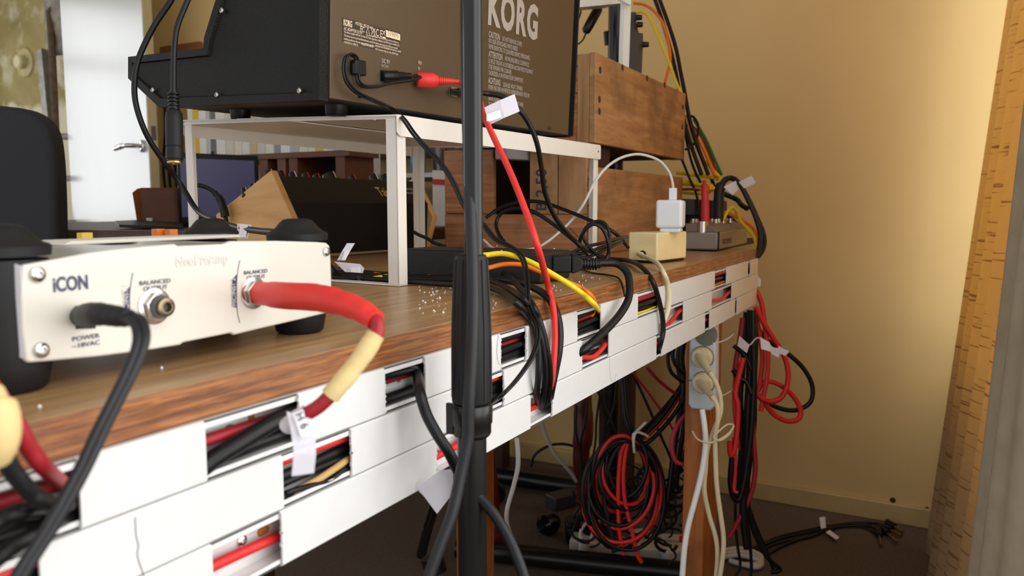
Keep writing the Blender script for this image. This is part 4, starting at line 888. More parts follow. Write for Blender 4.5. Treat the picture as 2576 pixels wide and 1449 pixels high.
# tape labels on the desk under the riser
tcab = cable('short black cable end with tape labels lying under the riser', [Z(842, 676, 0.755), Z(880, 682, 0.755), Z(940, 688, 0.754), Z(1010, 694, 0.754)], 0.0034, BCAB)
tape_flag(T(868, 655, 0.80), T(893, 612, 0.80), T(848, 655, 0.80) - T(868, 655, 0.80) , tcab)
MB().prism([T(858, 655, 0.796), T(868, 655, 0.796), T(880, 632, 0.796), T(868, 630, 0.796)], (0, -0.0003, 0)).build('paper_note', PAPER, tcab)
MB().prism([T(840, 658, 0.79), T(905, 664, 0.785), T(916, 675, 0.78), T(912, 687, 0.78), T(868, 684, 0.785), T(850, 666, 0.79)], (0, -0.0004, 0)).build('tape_label', TAPE, tcab)
MB().prism([T(877, 671, 0.778), T(906, 672, 0.776), T(907, 686, 0.776), T(884, 685, 0.778)], (0, -0.0003, 0)).build('paper_note', PAPER, tcab)
# polystyrene crumbs scattered over the desk
random.seed(5); b = MB()
for i in range(150):
    if i < 110: P = Z(random.uniform(1240, 1560), random.uniform(690, 790), 0.75)
    else: P = Z(random.uniform(1050, 1140), random.uniform(715, 790), 0.75)
    if P.y < 0.312 or P.y > 0.8: continue
    r_ = random.uniform(0.0004, 0.0010); bmesh.ops.create_icosphere(b.bm, subdivisions=1, radius=r_, matrix=Matrix.Translation(P + Vector((0, 0, r_ * 0.8))))
for (px, py) in ((100, 1026), (407, 928), (1250, 620), (1262, 632), (1394, 627), (1283, 628), (1225, 612)):
    P = Z(px, py, 0.75) if px < 600 else Z(px, py, 0.785); 
    bmesh.ops.create_icosphere(b.bm, subdivisions=1, radius=0.0008, matrix=Matrix.Translation(P + Vector((0, 0, 0.0006))))
tag(b.build('crumbs', PAPER), 'tiny white polystyrene crumbs scattered over the desk top', 'crumbs', kind='stuff')

# ================================================================ cream socket block, charger and white lead
IV = mat('yellowed_ivory_plastic', (236, 218, 164), 0.35, var=0.06, scale=22)
bl, bn, br_ = Z(1582, 654), Z(1652, 664), Z(1727, 655)
ex = (br_ - bn); ex.z = 0; Lx = 0.088; ex = ex.normalized(); ey = Vector((-ex.y, ex.x, 0)); Ly = (bl - bn).length
BM_ = frame(Vector((bn.x, bn.y, 0.7505)), ex, ey); bMi = BM_.inverted()
Lx = (bMi @ PL(1727, 620, bn, ey)).x; Ly = (bMi @ PL(1581, 620, bn, ex)).y
blk = thing('socket_block', 'yellowed cream mains socket block standing on the desk', 'socket block', BM_)
MB(BM_).box((0, 0, 0.0035), (Lx, Ly, 0.0455)).build('housing', IV, blk, bevel=0.0022, seg=3)
MB(BM_).box((0.003, 0.003, 0), (Lx - 0.003, Ly - 0.003, 0.0035)).build('base', BLK, blk)
ho = PL(1617, 640, bn, ex); hl = bMi @ ho
MB(BM_).lathe([(0, 0.006), (0.0006, 0.006)], (-0.0002, hl.y, hl.z), (-1, hl.y, hl.z), 18).build('cable_hole', BLK, blk)
cable('stiff cream cable from the socket block curving over the desk edge', [ho, ho - ex * 0.012 + Vector((0, 0, 0.001)), Y(1648, 658, 0.326), Y(1668, 684, 0.296), Y(1680, 715, 0.2845), Y(1684, 750, 0.2825), Y(1679, 785, 0.2825), Y(1668, 812, 0.284), Y(1660, 835, 0.288), Y(1655, 850, 0.297)], 0.0032, CREAM)
c0 = T(1690, 540, 1.19); CM = frame(c0, ex, ey)
chg = thing('usb_charger', 'glossy white wall charger standing in the cream socket block', 'charger', Matrix.Translation((c0.x, c0.y, 0.796)))
GW = mat('glossy_white_plastic', (232, 236, 240), 0.12, var=0.01)
q0, q1, q2 = T(1648, 572, 1.165), T(1715, 575, 1.150), T(1733, 572, 1.19)
cw = (q1 - q0); cw.z = 0; cwl = cw.length; cx_ = cw.normalized(); cy_ = Vector((-cx_.y, cx_.x, 0)); cy_ = cy_ if cy_.dot(FW) > 0 else -cy_
zb_, zt2 = T(1690, 574, 1.16).z, T(1690, 503, 1.16).z
QM = frame(Vector((q0.x, q0.y, 0)), cx_, cy_)
MB(QM).box((0, 0, zb_), (cwl * 1.0, 0.032, zt2)).build('body', GW, chg, bevel=0.0045, seg=4)
MB(QM).box((0.006, 0.004, 0.7955), (cwl - 0.003, 0.028, zb_)).build('plug_base', GW, chg, bevel=0.002)
u0 = QM @ Vector((cwl * 0.58, 0.014, zt2))
wl = cable('white lead plugged into the top of the charger, looping behind the riser leg', [u0 + Vector((0, 0, 0.012)), T(1692, 462, 1.165), T(1684, 435, 1.165), T(1663, 408, 1.16), T(1635, 394, 1.15), T(1600, 388, 1.14), T(1560, 398, 1.12), T(1525, 422, 1.10), T(1495, 460, 1.09), T(1470, 510, 1.09), T(1440, 552, 1.10), T(1400, 590, 1.10), T(1365, 616, 1.09), T(1330, 628, 1.05), T(1250, 628, 1.12), T(1218, 605, 1.15), T(1190, 590, 1.15)], 0.0020, LILAC)
MB(frame(u0, cx_, cy_)).box((-0.0055, -0.0045, 0), (0.0055, 0.0045, 0.018)).build('plug', GW, wl, bevel=0.001)

# ================================================================ small mixer with jacks
SIL = mat('brushed_grey_metal', (150, 142, 132), 0.35, metal=0.6, var=0.06)
mn = Z(1806, 633); mr = Z(1878, 617); ml = Z(1728, 628)
mx_ = (Z(1850, 622) - mn); mx_.z = 0; mx_ = mx_.normalized(); my_ = Vector((-mx_.y, mx_.x, 0))
MM = frame(Vector((mn.x, mn.y, 0.7505)), mx_, my_); mMi = MM.inverted()
mW = (mMi @ PL(1880, 590, mn, my_)).x; mD = (mMi @ PL(1722, 600, mn, mx_)).y
mix = thing('patch_box', 'small silver-grey mixer box with metal jacks at the far end of the desk', 'audio mixer', MM)
MB(MM).box((0, 0, 0.002), (mW, mD, 0.036)).build('case', SIL, mix, bevel=0.003, seg=3)
MB(MM).box((0.0, -0.0015, 0.002), (0.003, 0.0015, 0.037)).build('corner_edge', BLK, mix)
pts = [(0, 0.004, 0.036), (0, mD, 0.036), (0, mD, 0.052), (0, 0.028, 0.052), (0, 0.012, 0.044)]
MB(MM).prism([(0.006, p[1], p[2]) for p in pts], (mW - 0.012, 0, 0)).build('top_panel', mat('taupe_panel', (120, 108, 98), 0.45), mix, bevel=0.001)
text('I RECORDER', 0.014, MM @ frame((0.035, -0.0016, 0.012), (1, 0, 0), (0, 0, 1)), mat('dark_lettering', (70, 60, 52), 0.5), mix, sx=1.2)
zj = lambda px, py: PL(px, py, MM.translation + Vector((0, 0, 0.052)), Vector((0, 0, 1)))
b_i = 0
for (px, py, t_) in ((1743, 573, 1.60), (1752, 573, 1.60), (1790, 574, 1.60), (1807, 574, 1.60), (1818, 576, 1.62), (1836, 577, 1.66), (1800, 580, 1.57)):
    p = T(px, py, t_); p.z = MM.translation.z + 0.050
    MB().lathe([(0, 0.0062), (0.004, 0.0062), (0.005, 0.0045), (0.009, 0.0045)], p, p + Vector((0, 0, 1)), 12).build('jack_socket', STEEL, mix)
MB(MM).lathe([(0, 0.010), (0.026, 0.010)], (0.01, mD * 0.5, 0.030), (0.01, mD * 0.5, 1), 18).build('metal_post', STEEL, mix)
rp = cable('slim red jack plug standing upright in the small mixer', [T(1774, 565, 1.57), T(1774, 520, 1.57), T(1773, 480, 1.57), T(1772, 455, 1.58)], [0.0085, 0.0085, 0.0075, 0.004], mat('red_plug_plastic', (206, 50, 58), 0.4), name='jack_plug', cat='plug')
bc = cable('grey-black cable with tape flags bending out of the small mixer over the desk end', [T(1806, 572, 1.62), T(1808, 520, 1.62), T(1810, 480, 1.62), T(1822, 455, 1.62), T(1840, 448, 1.62), T(1860, 462, 1.60), T(1880, 500, 1.59), T(1900, 545, 1.58), T(1912, 590, 1.57), T(1908, 630, 1.56), T(1895, 648, 1.55), T(1884, 656, 1.56)], [0.0115, 0.0115, 0.011, 0.0065, 0.0058, 0.0052, 0.005, 0.005, 0.005, 0.005, 0.005, 0.005], GCAB)
cable('second grey-black cable falling over the far desk end', [T(1866, 468, 1.61), T(1888, 510, 1.61), T(1905, 548, 1.60), T(1920, 585, 1.60), T(1923, 615, 1.59), T(1912, 640, 1.58), T(1894, 655, 1.57)], 0.0048, GCAB)
MB().prism([T(1858, 458, 1.59), T(1890, 442, 1.58), T(1901, 460, 1.58), T(1872, 474, 1.59)], (0, -0.0006, 0)).build('tape_label', TAPE, bc)
MB().prism([T(1820, 470, 1.60), T(1850, 455, 1.60), T(1862, 472, 1.60), T(1842, 491, 1.60)], (0, -0.0006, 0)).build('tape_label', TAPE, bc)
cable('yellow cable hooping out of the mixer jacks', [T(1818, 560, 1.62), T(1826, 538, 1.63), T(1840, 522, 1.64), T(1852, 530, 1.65), T(1862, 555, 1.66), T(1885, 582, 1.64), T(1898, 600, 1.62), T(1903, 630, 1.6), T(1896, 648, 1.58)], 0.0036, YCAB)
cable('orange cable running from the mixer over the desk end', [T(1816, 532, 1.66), T(1835, 538, 1.66), T(1870, 555, 1.66), T(1895, 575, 1.64), T(1908, 600, 1.61), T(1908, 630, 1.59), T(1894, 660, 1.57)], 0.0036, OCAB)
# dark gear behind the mixer
dk = thing('effects_pedal', 'dark equipment box tangled in cables behind the small mixer', 'music equipment', (1.86, 0.55, 0.7505))
MB().box((1.80, 0.445, 0.7505), (1.95, 0.60, 0.85)).build('case', BLKM, dk, bevel=0.004)
MB().prism([T(1722, 500, 1.80), T(1770, 502, 1.80), T(1770, 540, 1.80), T(1722, 540, 1.80)], (0.02, 0.03, 0)).build('connector', mat('blue_black', (24, 27, 34), 0.4), dk)
stub = thing('wall_shelf', 'narrow dark ledge behind the crates carrying tangled patch cables', 'shelf', (2.05, 0.60, 0.75))
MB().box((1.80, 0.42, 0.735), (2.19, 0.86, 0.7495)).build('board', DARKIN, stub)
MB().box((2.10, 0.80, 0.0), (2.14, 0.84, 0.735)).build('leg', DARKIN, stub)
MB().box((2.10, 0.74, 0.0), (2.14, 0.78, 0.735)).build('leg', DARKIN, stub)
GW2 = 'patch cables fanning down behind the crates'
fan = [
 ('black cable running down from the top beside the crates, left of a close pair', [(1640, -20), (1662, 40), (1680, 100), (1695, 160), (1706, 215), (1720, 300), (1740, 370), (1765, 440)], BCAB, .0048),
 ('black cable running down from the top, right of a close pair', [(1652, -20), (1678, 50), (1700, 120), (1712, 180), (1722, 230), (1735, 300), (1756, 370), (1782, 440)], BCAB, .0048),
 ('orange cable leaving the equipment top and diving behind the upper crate', [(1594, 8), (1620, 12), (1645, 28), (1668, 60), (1682, 110), (1686, 150), (1680, 180), (1672, 210)], OCAB, .0034),
 ('yellow cable arching from the equipment top down behind the upper crate', [(1595, 33), (1615, 30), (1632, 42), (1650, 80), (1668, 120), (1684, 160), (1700, 205), (1716, 240)], YCAB, .0034),
 ('orange cable in the fan right of the lower crate', [(1728, 290), (1745, 330), (1768, 370), (1785, 410), (1800, 445)], OCAB, .0042),
 ('brown cable in the fan beside the orange one', [(1730, 312), (1760, 335), (1782, 380), (1796, 420), (1808, 442)], mat('brown_cable_jacket', (130, 62, 30), 0.5), .0042),
 ('green cable in the fan beside the lower crate', [(1745, 300), (1775, 350), (1795, 395), (1815, 440)], GRN, .0036),
 ('yellow cable in the fan, curling behind the crates', [(1727, 290), (1742, 345), (1762, 390), (1785, 418), (1810, 445)], YCAB, .0036),
 ('black cable looping out to the right of the crate stack', [(1728, 290), (1745, 295), (1757, 318), (1752, 350), (1738, 370), (1725, 376)], BCAB, .0030),
 ('black cable crossing the fan of patch cables', [(1715, 400), (1735, 450), (1752, 490), (1762, 550)], BCAB, .0030),
 ('thin black cable in the middle of the fan', [(1722, 330), (1735, 390), (1748, 430), (1768, 470)], BCAB, .0032),
 ('yellow cable lying crossways at the top of the tangle', [(1702, 434), (1740, 440), (1790, 446), (1812, 452)], YCAB, .0042),
 ('thick yellow cable crossing behind the red plug', [(1718, 484), (1750, 486), (1780, 484), (1796, 472)], YCAB, .0042),
 ('yellow plug sleeve poking out behind the lower crate', [(1718, 460), (1745, 462), (1770, 466), (1790, 470)], YCAB, .0068),
 ('dark red cable behind the yellow ones', [(1718, 476), (1740, 476), (1760, 478)], DRED, .0034),
 ('black cable drooping below the yellow ones', [(1790, 450), (1800, 480), (1810, 520), (1850, 560), (1870, 580)], BCAB, .0050),
 ('black cable end poking out towards the wall', [(1800, 480), (1850, 500), (1865, 515), (1880, 525)], BCAB, .0060),
]
for i, (lab, pts, m_, r_) in enumerate(fan):
    cable(lab, path(pts, 't', 1.86 - 0.006 * (i % 5), 1.80 - 0.006 * (i % 5)), r_, m_, group=GW2)

# ================================================================ microphone stand in front of the desk
MS = T(1186, 900, 0.500)
sx_, sy_ = MS.x, MS.y
def ms(py, px=1190, t=0.5): 
    d = ray(px, py); return EYE.z + (d * (math.hypot(sx_, sy_) / math.hypot(d.x, d.y))).z
ST = mat('satin_black_stand', (20, 21, 22), 0.28, var=0.1)
msd = thing('microphone_stand', 'black microphone stand upright in front of the desk', 'microphone stand', (sx_, sy_, 0.0))
zU, zG1, zG0, zC0 = 1.35, ms(640), ms(1012), ms(1098)
off = RT * 0.0018
MB().cyl(Vector((sx_, sy_, zG1 - 0.03)) + off, Vector((sx_, sy_, zU)) + off, 0.0062, 26).build('upper_tube', mat('glossy_black_tube', (14, 15, 17), 0.22, var=0.05, spec=0.5), msd)
MB().cyl(Vector((sx_, sy_, 0.02)), Vector((sx_, sy_, zC0 + 0.01)), 0.0096, 28).build('lower_tube', ST, msd)
b = MB(); N = 8; prof_ = []
g = MB()
gz = zG1 - zG0
g.lathe([(0, 0.0125), (gz * 0.02, 0.0132), (gz * 0.5, 0.0128), (gz * 0.86, 0.0112), (gz * 0.97, 0.0106), (gz, 0.0098)], (sx_, sy_, zG0), (sx_, sy_, 5), 16)
gr = g.build('clutch_grip', RUB, msd, bevel=0.0008)
rb = MB()
for k_ in range(10):
    a = 2 * math.pi * k_ / 10; d_ = Vector((math.cos(a), math.sin(a), 0))
    p_ = [Vector((sx_, sy_, zG0 + 0.003)) + d_ * 0.0128, Vector((sx_, sy_, zG0 + gz * 0.5)) + d_ * 0.0124, Vector((sx_, sy_, zG1 - 0.003)) + d_ * 0.0104]
    rb.tube(p_, 0.0010, 6, sub=4)
rb.build('grip_rib', RUB, gr)
cz = zG0 - zC0
c_ = MB().lathe([(0, 0.0104), (0.002, 0.0128), (cz * 0.35, 0.0128), (cz * 0.42, 0.0136), (cz * 0.95, 0.0138), (cz, 0.0132)], (sx_, sy_, zC0), (sx_, sy_, 5), 14)
c_.build('clamp_collar', ST, msd, bevel=0.0008)
ck = Vector((sx_, sy_, (zC0 + zG0) / 2)) - RT * 0.0
pk_ = MB(); b0 = Vector((sx_, sy_, zC0 + 0.002)) - RT * 0.0128 - FW * 0.002
pk_.box(b0 + Vector((-0.0015, -0.002, 0)), b0 + Vector((0.0015, 0.004, cz * 0.9))); pk_.build('clamp_lug', ST, msd, bevel=0.0006)
# three feet far below the picture
for a in (0.5, 2.6, 4.7):
    d_ = Vector((math.cos(a), math.sin(a), 0)); base = Vector((sx_, sy_, 0))
    if a == 4.7: d_ = Vector((-0.4, -0.3, 0)).normalized()
    MB().tube([base + Vector((0, 0, 0.10)), base + d_ * 0.20 + Vector((0, 0, 0.012))], 0.007, 8, sub=1).build('leg', ST, msd)
# cables tied along the stand
e1 = cable('grey-black cable running down in front of the stand grip', [T(1172, -30, 0.492), T(1172, 60, 0.492), T(1174, 200, 0.491), T(1177, 330, 0.490), T(1181, 460, 0.488), T(1185, 560, 0.484), T(1188, 640, 0.480), T(1190, 760, 0.4765), T(1186, 900, 0.4745), T(1180, 1000, 0.4745), T(1178, 1060, 0.476), T(1176, 1110, 0.477), T(1158, 1200, 0.475), T(1138, 1290, 0.470), T(1108, 1370, 0.465), T(1075, 1460, 0.460)], 0.0038, GCAB)
cable('black cable leaving the upper trunking row and bending to the stand', [Y(1000, 930, 0.2965), Y(1035, 925, 0.2945), Y(1050, 945, 0.289), T(1056, 985, 0.490), T(1072, 1040, 0.488), T(1098, 1090, 0.487), T(1130, 1140, 0.489), T(1158, 1195, 0.500), T(1195, 1240, 0.505), T(1240, 1290, 0.500), T(1275, 1345, 0.495), T(1300, 1400, 0.49), T(1325, 1470, 0.485)], 0.0036, BCAB)
# tape label stuck behind the stand at the lowest row
tl_ = cable('clear tape label hanging off a thin black wire beside the stand', [T(1150, 1165, 0.53), T(1125, 1180, 0.53), T(1108, 1190, 0.53)], 0.0012, BCAB, name='tape_label', cat='label')
MB().prism([T(1050, 1225, 0.52), T(1110, 1183, 0.52), T(1140, 1180, 0.52), T(1140, 1240, 0.52), T(1100, 1292, 0.52)], (0, 0.0005, 0)).build('tape_sheet', TAPE, tl_)
MB().prism([T(1054, 1236, 0.523), T(1118, 1190, 0.523), T(1128, 1230, 0.523), T(1106, 1284, 0.523)], (0, 0.0005, 0)).build('tape_sheet', TAPE, tl_)

# ================================================================ power strip on the desk leg with its plugs and leads
PX = 1.322
PBL = mat('pale_blue_white_plastic', (206, 214, 218), 0.35, var=0.02)
pts = [X(1735, 800, PX), X(1800, 780, PX), X(1800, 1020, PX), X(1786, 1034, PX), X(1738, 1028, PX), X(1731, 1016, PX)]
ps_ = thing('power_strip', 'pale blue-white power strip strapped upright to the orange desk leg', 'power strip', X(1765, 1030, PX))
MB().prism(pts, (0.026, 0, 0)).build('housing', PBL, ps_, bevel=0.003, seg=3)
MB().prism([X(1729, 955, PX - 0.0004), X(1802, 962, PX - 0.0004), X(1802, 965, PX - 0.0004), X(1729, 958, PX - 0.0004)], (0.002, 0, 0)).build('seam', DSTEEL, ps_)
for (px, py) in ((1776, 842), (1768, 898), (1770, 962)):
    c = X(px, py, PX); MB().lathe([(0, 0.0200), (0.0015, 0.0195), (0.0018, 0.0185)], c, c + Vector((-1, 0, 0)), 26).build('socket_ring', mat('grey_socket', (120, 118, 104), 0.5), ps_)
CRP = mat('cream_plug_plastic', (222, 208, 168), 0.35, var=0.03)
def splug(label, px, py, ex_, ey_, pts_):
    c = X(px, py, PX - 0.002); e = T(ex_, ey_, 1.28)
    o = cable(label, pts_, 0.0040, CREAM, cat='mains lead')
    MB().lathe([(0, 0.0185), (0.010, 0.0185), (0.012, 0.016)], c, c + Vector((-1, 0, 0)), 24).build('plug', CRP, o, bevel=0.001)
    a = c + Vector((-0.014, 0, 0)); 
    MB().tube([a + (a - e).normalized() * 0.012, a, e], [0.0085, 0.0080, 0.0055], 10, sub=3).build('plug_neck', CRP, o)
    return o
splug('upper cream mains lead plugged into the strip on the desk leg', 1768, 898, 1790, 945, [T(1785, 935, 1.28), T(1802, 965, 1.28), T(1812, 1000, 1.28), T(1812, 1040, 1.28), T(1795, 1085, 1.28), T(1780, 1130, 1.28), T(1775, 1180, 1.28), T(1772, 1235, 1.28), T(1785, 1300, 1.28), T(1800, 1350, 1.28), T(1805, 1400, 1.28), T(1800, 1470, 1.28)])
splug('lower cream mains lead plugged into the strip on the desk leg', 1770, 962, 1795, 1002, [T(1790, 995, 1.27), T(1804, 1020, 1.27), T(1806, 1055, 1.27), T(1800, 1095, 1.27), T(1800, 1150, 1.27), T(1803, 1220, 1.27), T(1812, 1290, 1.27), T(1820, 1350, 1.27), T(1818, 1400, 1.27), T(1808, 1470, 1.27)])
cable('thick white mains lead hanging from the bottom of the power strip', [T(1766, 1030, 1.285), T(1772, 1070, 1.28), T(1775, 1120, 1.275), T(1765, 1190, 1.27), T(1748, 1260, 1.265), T(1732, 1320, 1.26), T(1722, 1380, 1.255), T(1715, 1470, 1.25)], 0.0048, WCAB, cat='mains lead')
tw = cable('frayed cream string tied round the leads on the desk leg', [T(1742, 1086, 1.27), T(1755, 1105, 1.25), T(1780, 1114, 1.24), T(1800, 1110, 1.24), T(1820, 1100, 1.245), T(1838, 1085, 1.25), T(1845, 1070, 1.26), T(1830, 1068, 1.25), T(1808, 1085, 1.24), T(1795, 1100, 1.24), T(1812, 1108, 1.24), T(1835, 1092, 1.25), T(1840, 1080, 1.255)], 0.0016, mat('cream_string', (214, 196, 158), 0.8), name='string', cat='string')
for q, (py, lb_) in enumerate(((848, 'upper white cable tie holding the power strip to the leg'), (985, 'lower white cable tie holding the power strip to the leg'))):
    cable(lb_, [X(1795, py + 16, PX - 0.003), Y(1812, py + 12, 0.318), Y(1830, py + 4, 0.318), Y(1843, py - 6, 0.318), Y(1850, py - 14, 0.34)], 0.0015, WCAB, name='cable_tie', cat='cable tie', n=6)
# ================================================================ hanging cables past the desk end
GH = 'cables hanging past the far end of the desk'
hang = [
 ('leftmost black cable of the bundle hanging from the desk end', [(1878, 785), (1872, 860), (1868, 930), (1862, 1000), (1866, 1100), (1862, 1180), (1858, 1250)], 1.52, BCAB, .0060),
 ('thick black cable in the middle of the hanging bundle', [(1888, 780), (1888, 850), (1886, 940), (1880, 1040), (1878, 1140), (1872, 1230), (1870, 1300), (1880, 1380)], 1.50, BCAB, .0075),
 ('black cable doubled back in the hanging bundle', [(1893, 782), (1895, 870), (1896, 960), (1892, 1050), (1886, 1120), (1874, 1200), (1860, 1255), (1845, 1250), (1838, 1210), (1842, 1150)], 1.49, BCAB, .0058),
 ('black cable on the right flank of the hanging bundle', [(1898, 790), (1902, 860), (1899, 960), (1898, 1060), (1890, 1140), (1880, 1240), (1894, 1330), (1930, 1400), (1962, 1432), (1940, 1440)], 1.53, BCAB, .0046),
 ('black cable slanting across behind the desk leg into the bundle', [(1843, 930), (1860, 950), (1878, 962), (1890, 990)], 1.49, BCAB, .0048),
 ('black cable hooking out of the bundle near the leg', [(1845, 870), (1865, 885), (1880, 905), (1890, 930)], 1.50, BCAB, .0040),
 ('big black loop swinging out towards the wall', [(1898, 790), (1905, 820), (1925, 850), (1955, 872), (1985, 892), (2020, 925), (2042, 965), (2043, 1000), (2030, 1020), (2000, 1032), (1965, 1028), (1930, 1012), (1905, 990)], 1.58, BCAB, .0048),
 ('red cable falling straight from the trunking end, nearest the wall', [(1903, 730), (1915, 760), (1922, 800), (1928, 850), (1932, 900), (1929, 950), (1920, 1000), (1914, 1035)], 1.56, RCAB, .0052),
 ('red cable bulging right from the trunking end', [(1901, 772), (1920, 810), (1945, 850), (1970, 890), (1982, 930), (1980, 970), (1965, 1000), (1940, 1010), (1915, 1002), (1898, 985)], 1.55, RCAB, .0055),
 ('red cable ending in a sideways loop near the wall', [(1901, 790), (1912, 850), (1918, 900), (1912, 960), (1905, 985), (1920, 962), (1950, 963), (1985, 985), (2010, 1020), (2012, 1050), (1985, 1060), (1950, 1045), (1920, 1010), (1900, 985)], 1.57, RCAB, .0052),
 ('dark red cable dropping left of the black bundle', [(1868, 800), (1862, 850), (1850, 920), (1852, 960)], 1.51, DRED, .0052),
 ('red cable looping beside the desk leg', [(1870, 900), (1850, 985), (1856, 1020), (1854, 1080), (1848, 1130), (1838, 1145), (1835, 1110)], 1.46, RCAB, .0050),
 ('red cable bowing down to the floor right of the leg', [(1890, 1020), (1896, 1110), (1900, 1170), (1893, 1230), (1868, 1290), (1835, 1350)], 1.50, DRED, .0050),
 ('thin red cable twisting behind the leg', [(1880, 850), (1868, 900), (1850, 950), (1846, 1000), (1850, 1060), (1862, 1130), (1872, 1160)], 1.52, RCAB, .0035),
 ('red cable tip hanging low beside the leg', [(1846, 1100), (1850, 1180), (1846, 1230), (1856, 1240)], 1.48, RCAB, .0035),
 ('thin black cable reaching the floor right of the leg', [(1880, 1260), (1900, 1320), (1930, 1390), (1950, 1440), (1960, 1425)], 1.60, BCAB, .0035),
 ('thin black cable curling on the floor behind the leg', [(1850, 1240), (1850, 1310), (1855, 1370), (1862, 1420), (1850, 1449), (1830, 1470)], 1.60, BCAB, .0030),
 ('black cable hanging just behind the desk leg down to the floor', [(1862, 1180), (1872, 1270), (1884, 1340), (1890, 1420), (1888, 1449)], 1.62, BCAB, .0034),
]
for lab, pts, t, m_, r_ in hang: 
    cable(lab, path(pts, 't', t, t - 0.01), r_, m_, group=GH)
lb1 = cable('white tape labels on a wire among the hanging red cables', [T(1868, 855, 1.48), T(1885, 868, 1.48), T(1905, 850, 1.48), T(1930, 862, 1.48), T(1960, 890, 1.48), T(1982, 880, 1.48)], 0.0015, LILAC, name='labelled_wire', cat='cable')
for q in ([(1860, 845), (1885, 868), (1878, 888), (1855, 870)], [(1912, 848), (1936, 862), (1940, 885), (1915, 878)], [(1938, 872), (1965, 878), (1958, 900), (1940, 890)], [(1958, 870), (1985, 885), (1975, 895), (1958, 888)]):
    MB().prism([T(a, b_, 1.475) for a, b_ in q], (0, -0.0005, 0)).build('tape_label', [TAPE, PAPER][q[0][0] == 1912], lb1)
MB().prism([T(1903, 690, 1.56), T(1914, 705, 1.56), T(1912, 722, 1.56), T(1902, 716, 1.56)], (0, -0.0006, 0)).build('tape_scrap', TAPE, lb1)

# ================================================================ coiled lead bundle under the desk
TC = 1.55
random.seed(11)
def loopc(cx, cy, rx, ry, t0, ph, n=16, tilt=0.0, wob=0.03):
    out = []
    for i in range(n + 1):
        a = ph + 2 * math.pi * i / n
        k = 1 + wob * math.sin(3 * a + ph * 2)
        x = rx * math.cos(a) * k; y = ry * math.sin(a) * k
        out.append(T(cx + x * math.cos(tilt) - y * math.sin(tilt), cy + x * math.sin(tilt) + y * math.cos(tilt), t0 + 0.02 * math.sin(a + ph)))
    return out
GC = 'coiled leads tied under the desk'
names = ['outermost', 'second', 'third', 'fourth', 'fifth', 'sixth', 'seventh', 'eighth', 'ninth', 'tenth', 'eleventh', 'twelfth', 'thirteenth', 'fourteenth', 'fifteenth', 'sixteenth']
for i in range(16):
    red = i in (1, 4, 7, 10, 13)
    rx, ry = 96 - 2.9 * i + random.uniform(-5, 5), 140 - 3.6 * i + random.uniform(-12, 8)
    cx = 1568 + random.uniform(-12, 12)
    cable(f"{names[i]} turn of the {'red' if red else 'black'} and " + ('black' if red else 'red') + " coil hanging under the desk",
          loopc(cx, 1108 + ry - i * 1.0, rx, ry * (0.92 if i % 2 else 1.0), TC - 0.012 + 0.004 * (i % 5), random.uniform(0, 6), tilt=0.06), 0.0040 if red else 0.0040, RCAB if red else BCAB, group=GC)
for lab, pts, m_, dt in (
 ('red lead hanging down through the coil, left of a pair', [(1575, 1110), (1562, 1140), (1556, 1200), (1555, 1270), (1558, 1340), (1570, 1395)], RCAB, -0.02),
 ('red lead hanging down through the coil, right of a pair', [(1580, 1112), (1572, 1150), (1568, 1200), (1572, 1260), (1586, 1320), (1602, 1390), (1614, 1415)], RCAB, -0.02),
 ('black lead dropping inside the coil to the left', [(1575, 1108), (1545, 1140), (1525, 1200), (1522, 1270), (1534, 1330), (1548, 1385)], GCAB, -0.015),
 ('black lead entering the coil from the trunking above', [(1562, 940), (1568, 1000), (1572, 1050), (1590, 1095), (1605, 1110)], GCAB, 0.0),
 ('second black lead entering the coil from above', [(1570, 940), (1574, 1000), (1580, 1050), (1596, 1092), (1612, 1112)], BCAB, 0.0),
 ('red lead rising from the coil to the strip', [(1600, 1115), (1640, 1085), (1680, 1040), (1712, 990)], RCAB, 0.01),
 ('black lead rising from the coil towards the power strip', [(1590, 1120), (1630, 1085), (1672, 1040), (1718, 970)], BCAB, 0.0),
 ('second black lead rising from the coil towards the strip', [(1596, 1132), (1640, 1105), (1690, 1050), (1722, 1000)], BCAB, -0.01)):
    cable(lab, path(pts, 't', TC + dt), 0.0042, m_, group=GC)
cable('frayed white string tied at the top of the coil', [T(1625, 1062, TC - .04), T(1612, 1075, TC - .04), T(1598, 1088, TC - .045), T(1593, 1095, TC - .05), T(1594, 1120, TC - .05), T(1596, 1138, TC - .04), T(1594, 1110, TC - .05), T(1600, 1088, TC - .05), T(1620, 1092, TC - .045), T(1630, 1098, TC - .04)], 0.0026, mat('white_string', (214, 210, 196), 0.8), name='string', cat='string')
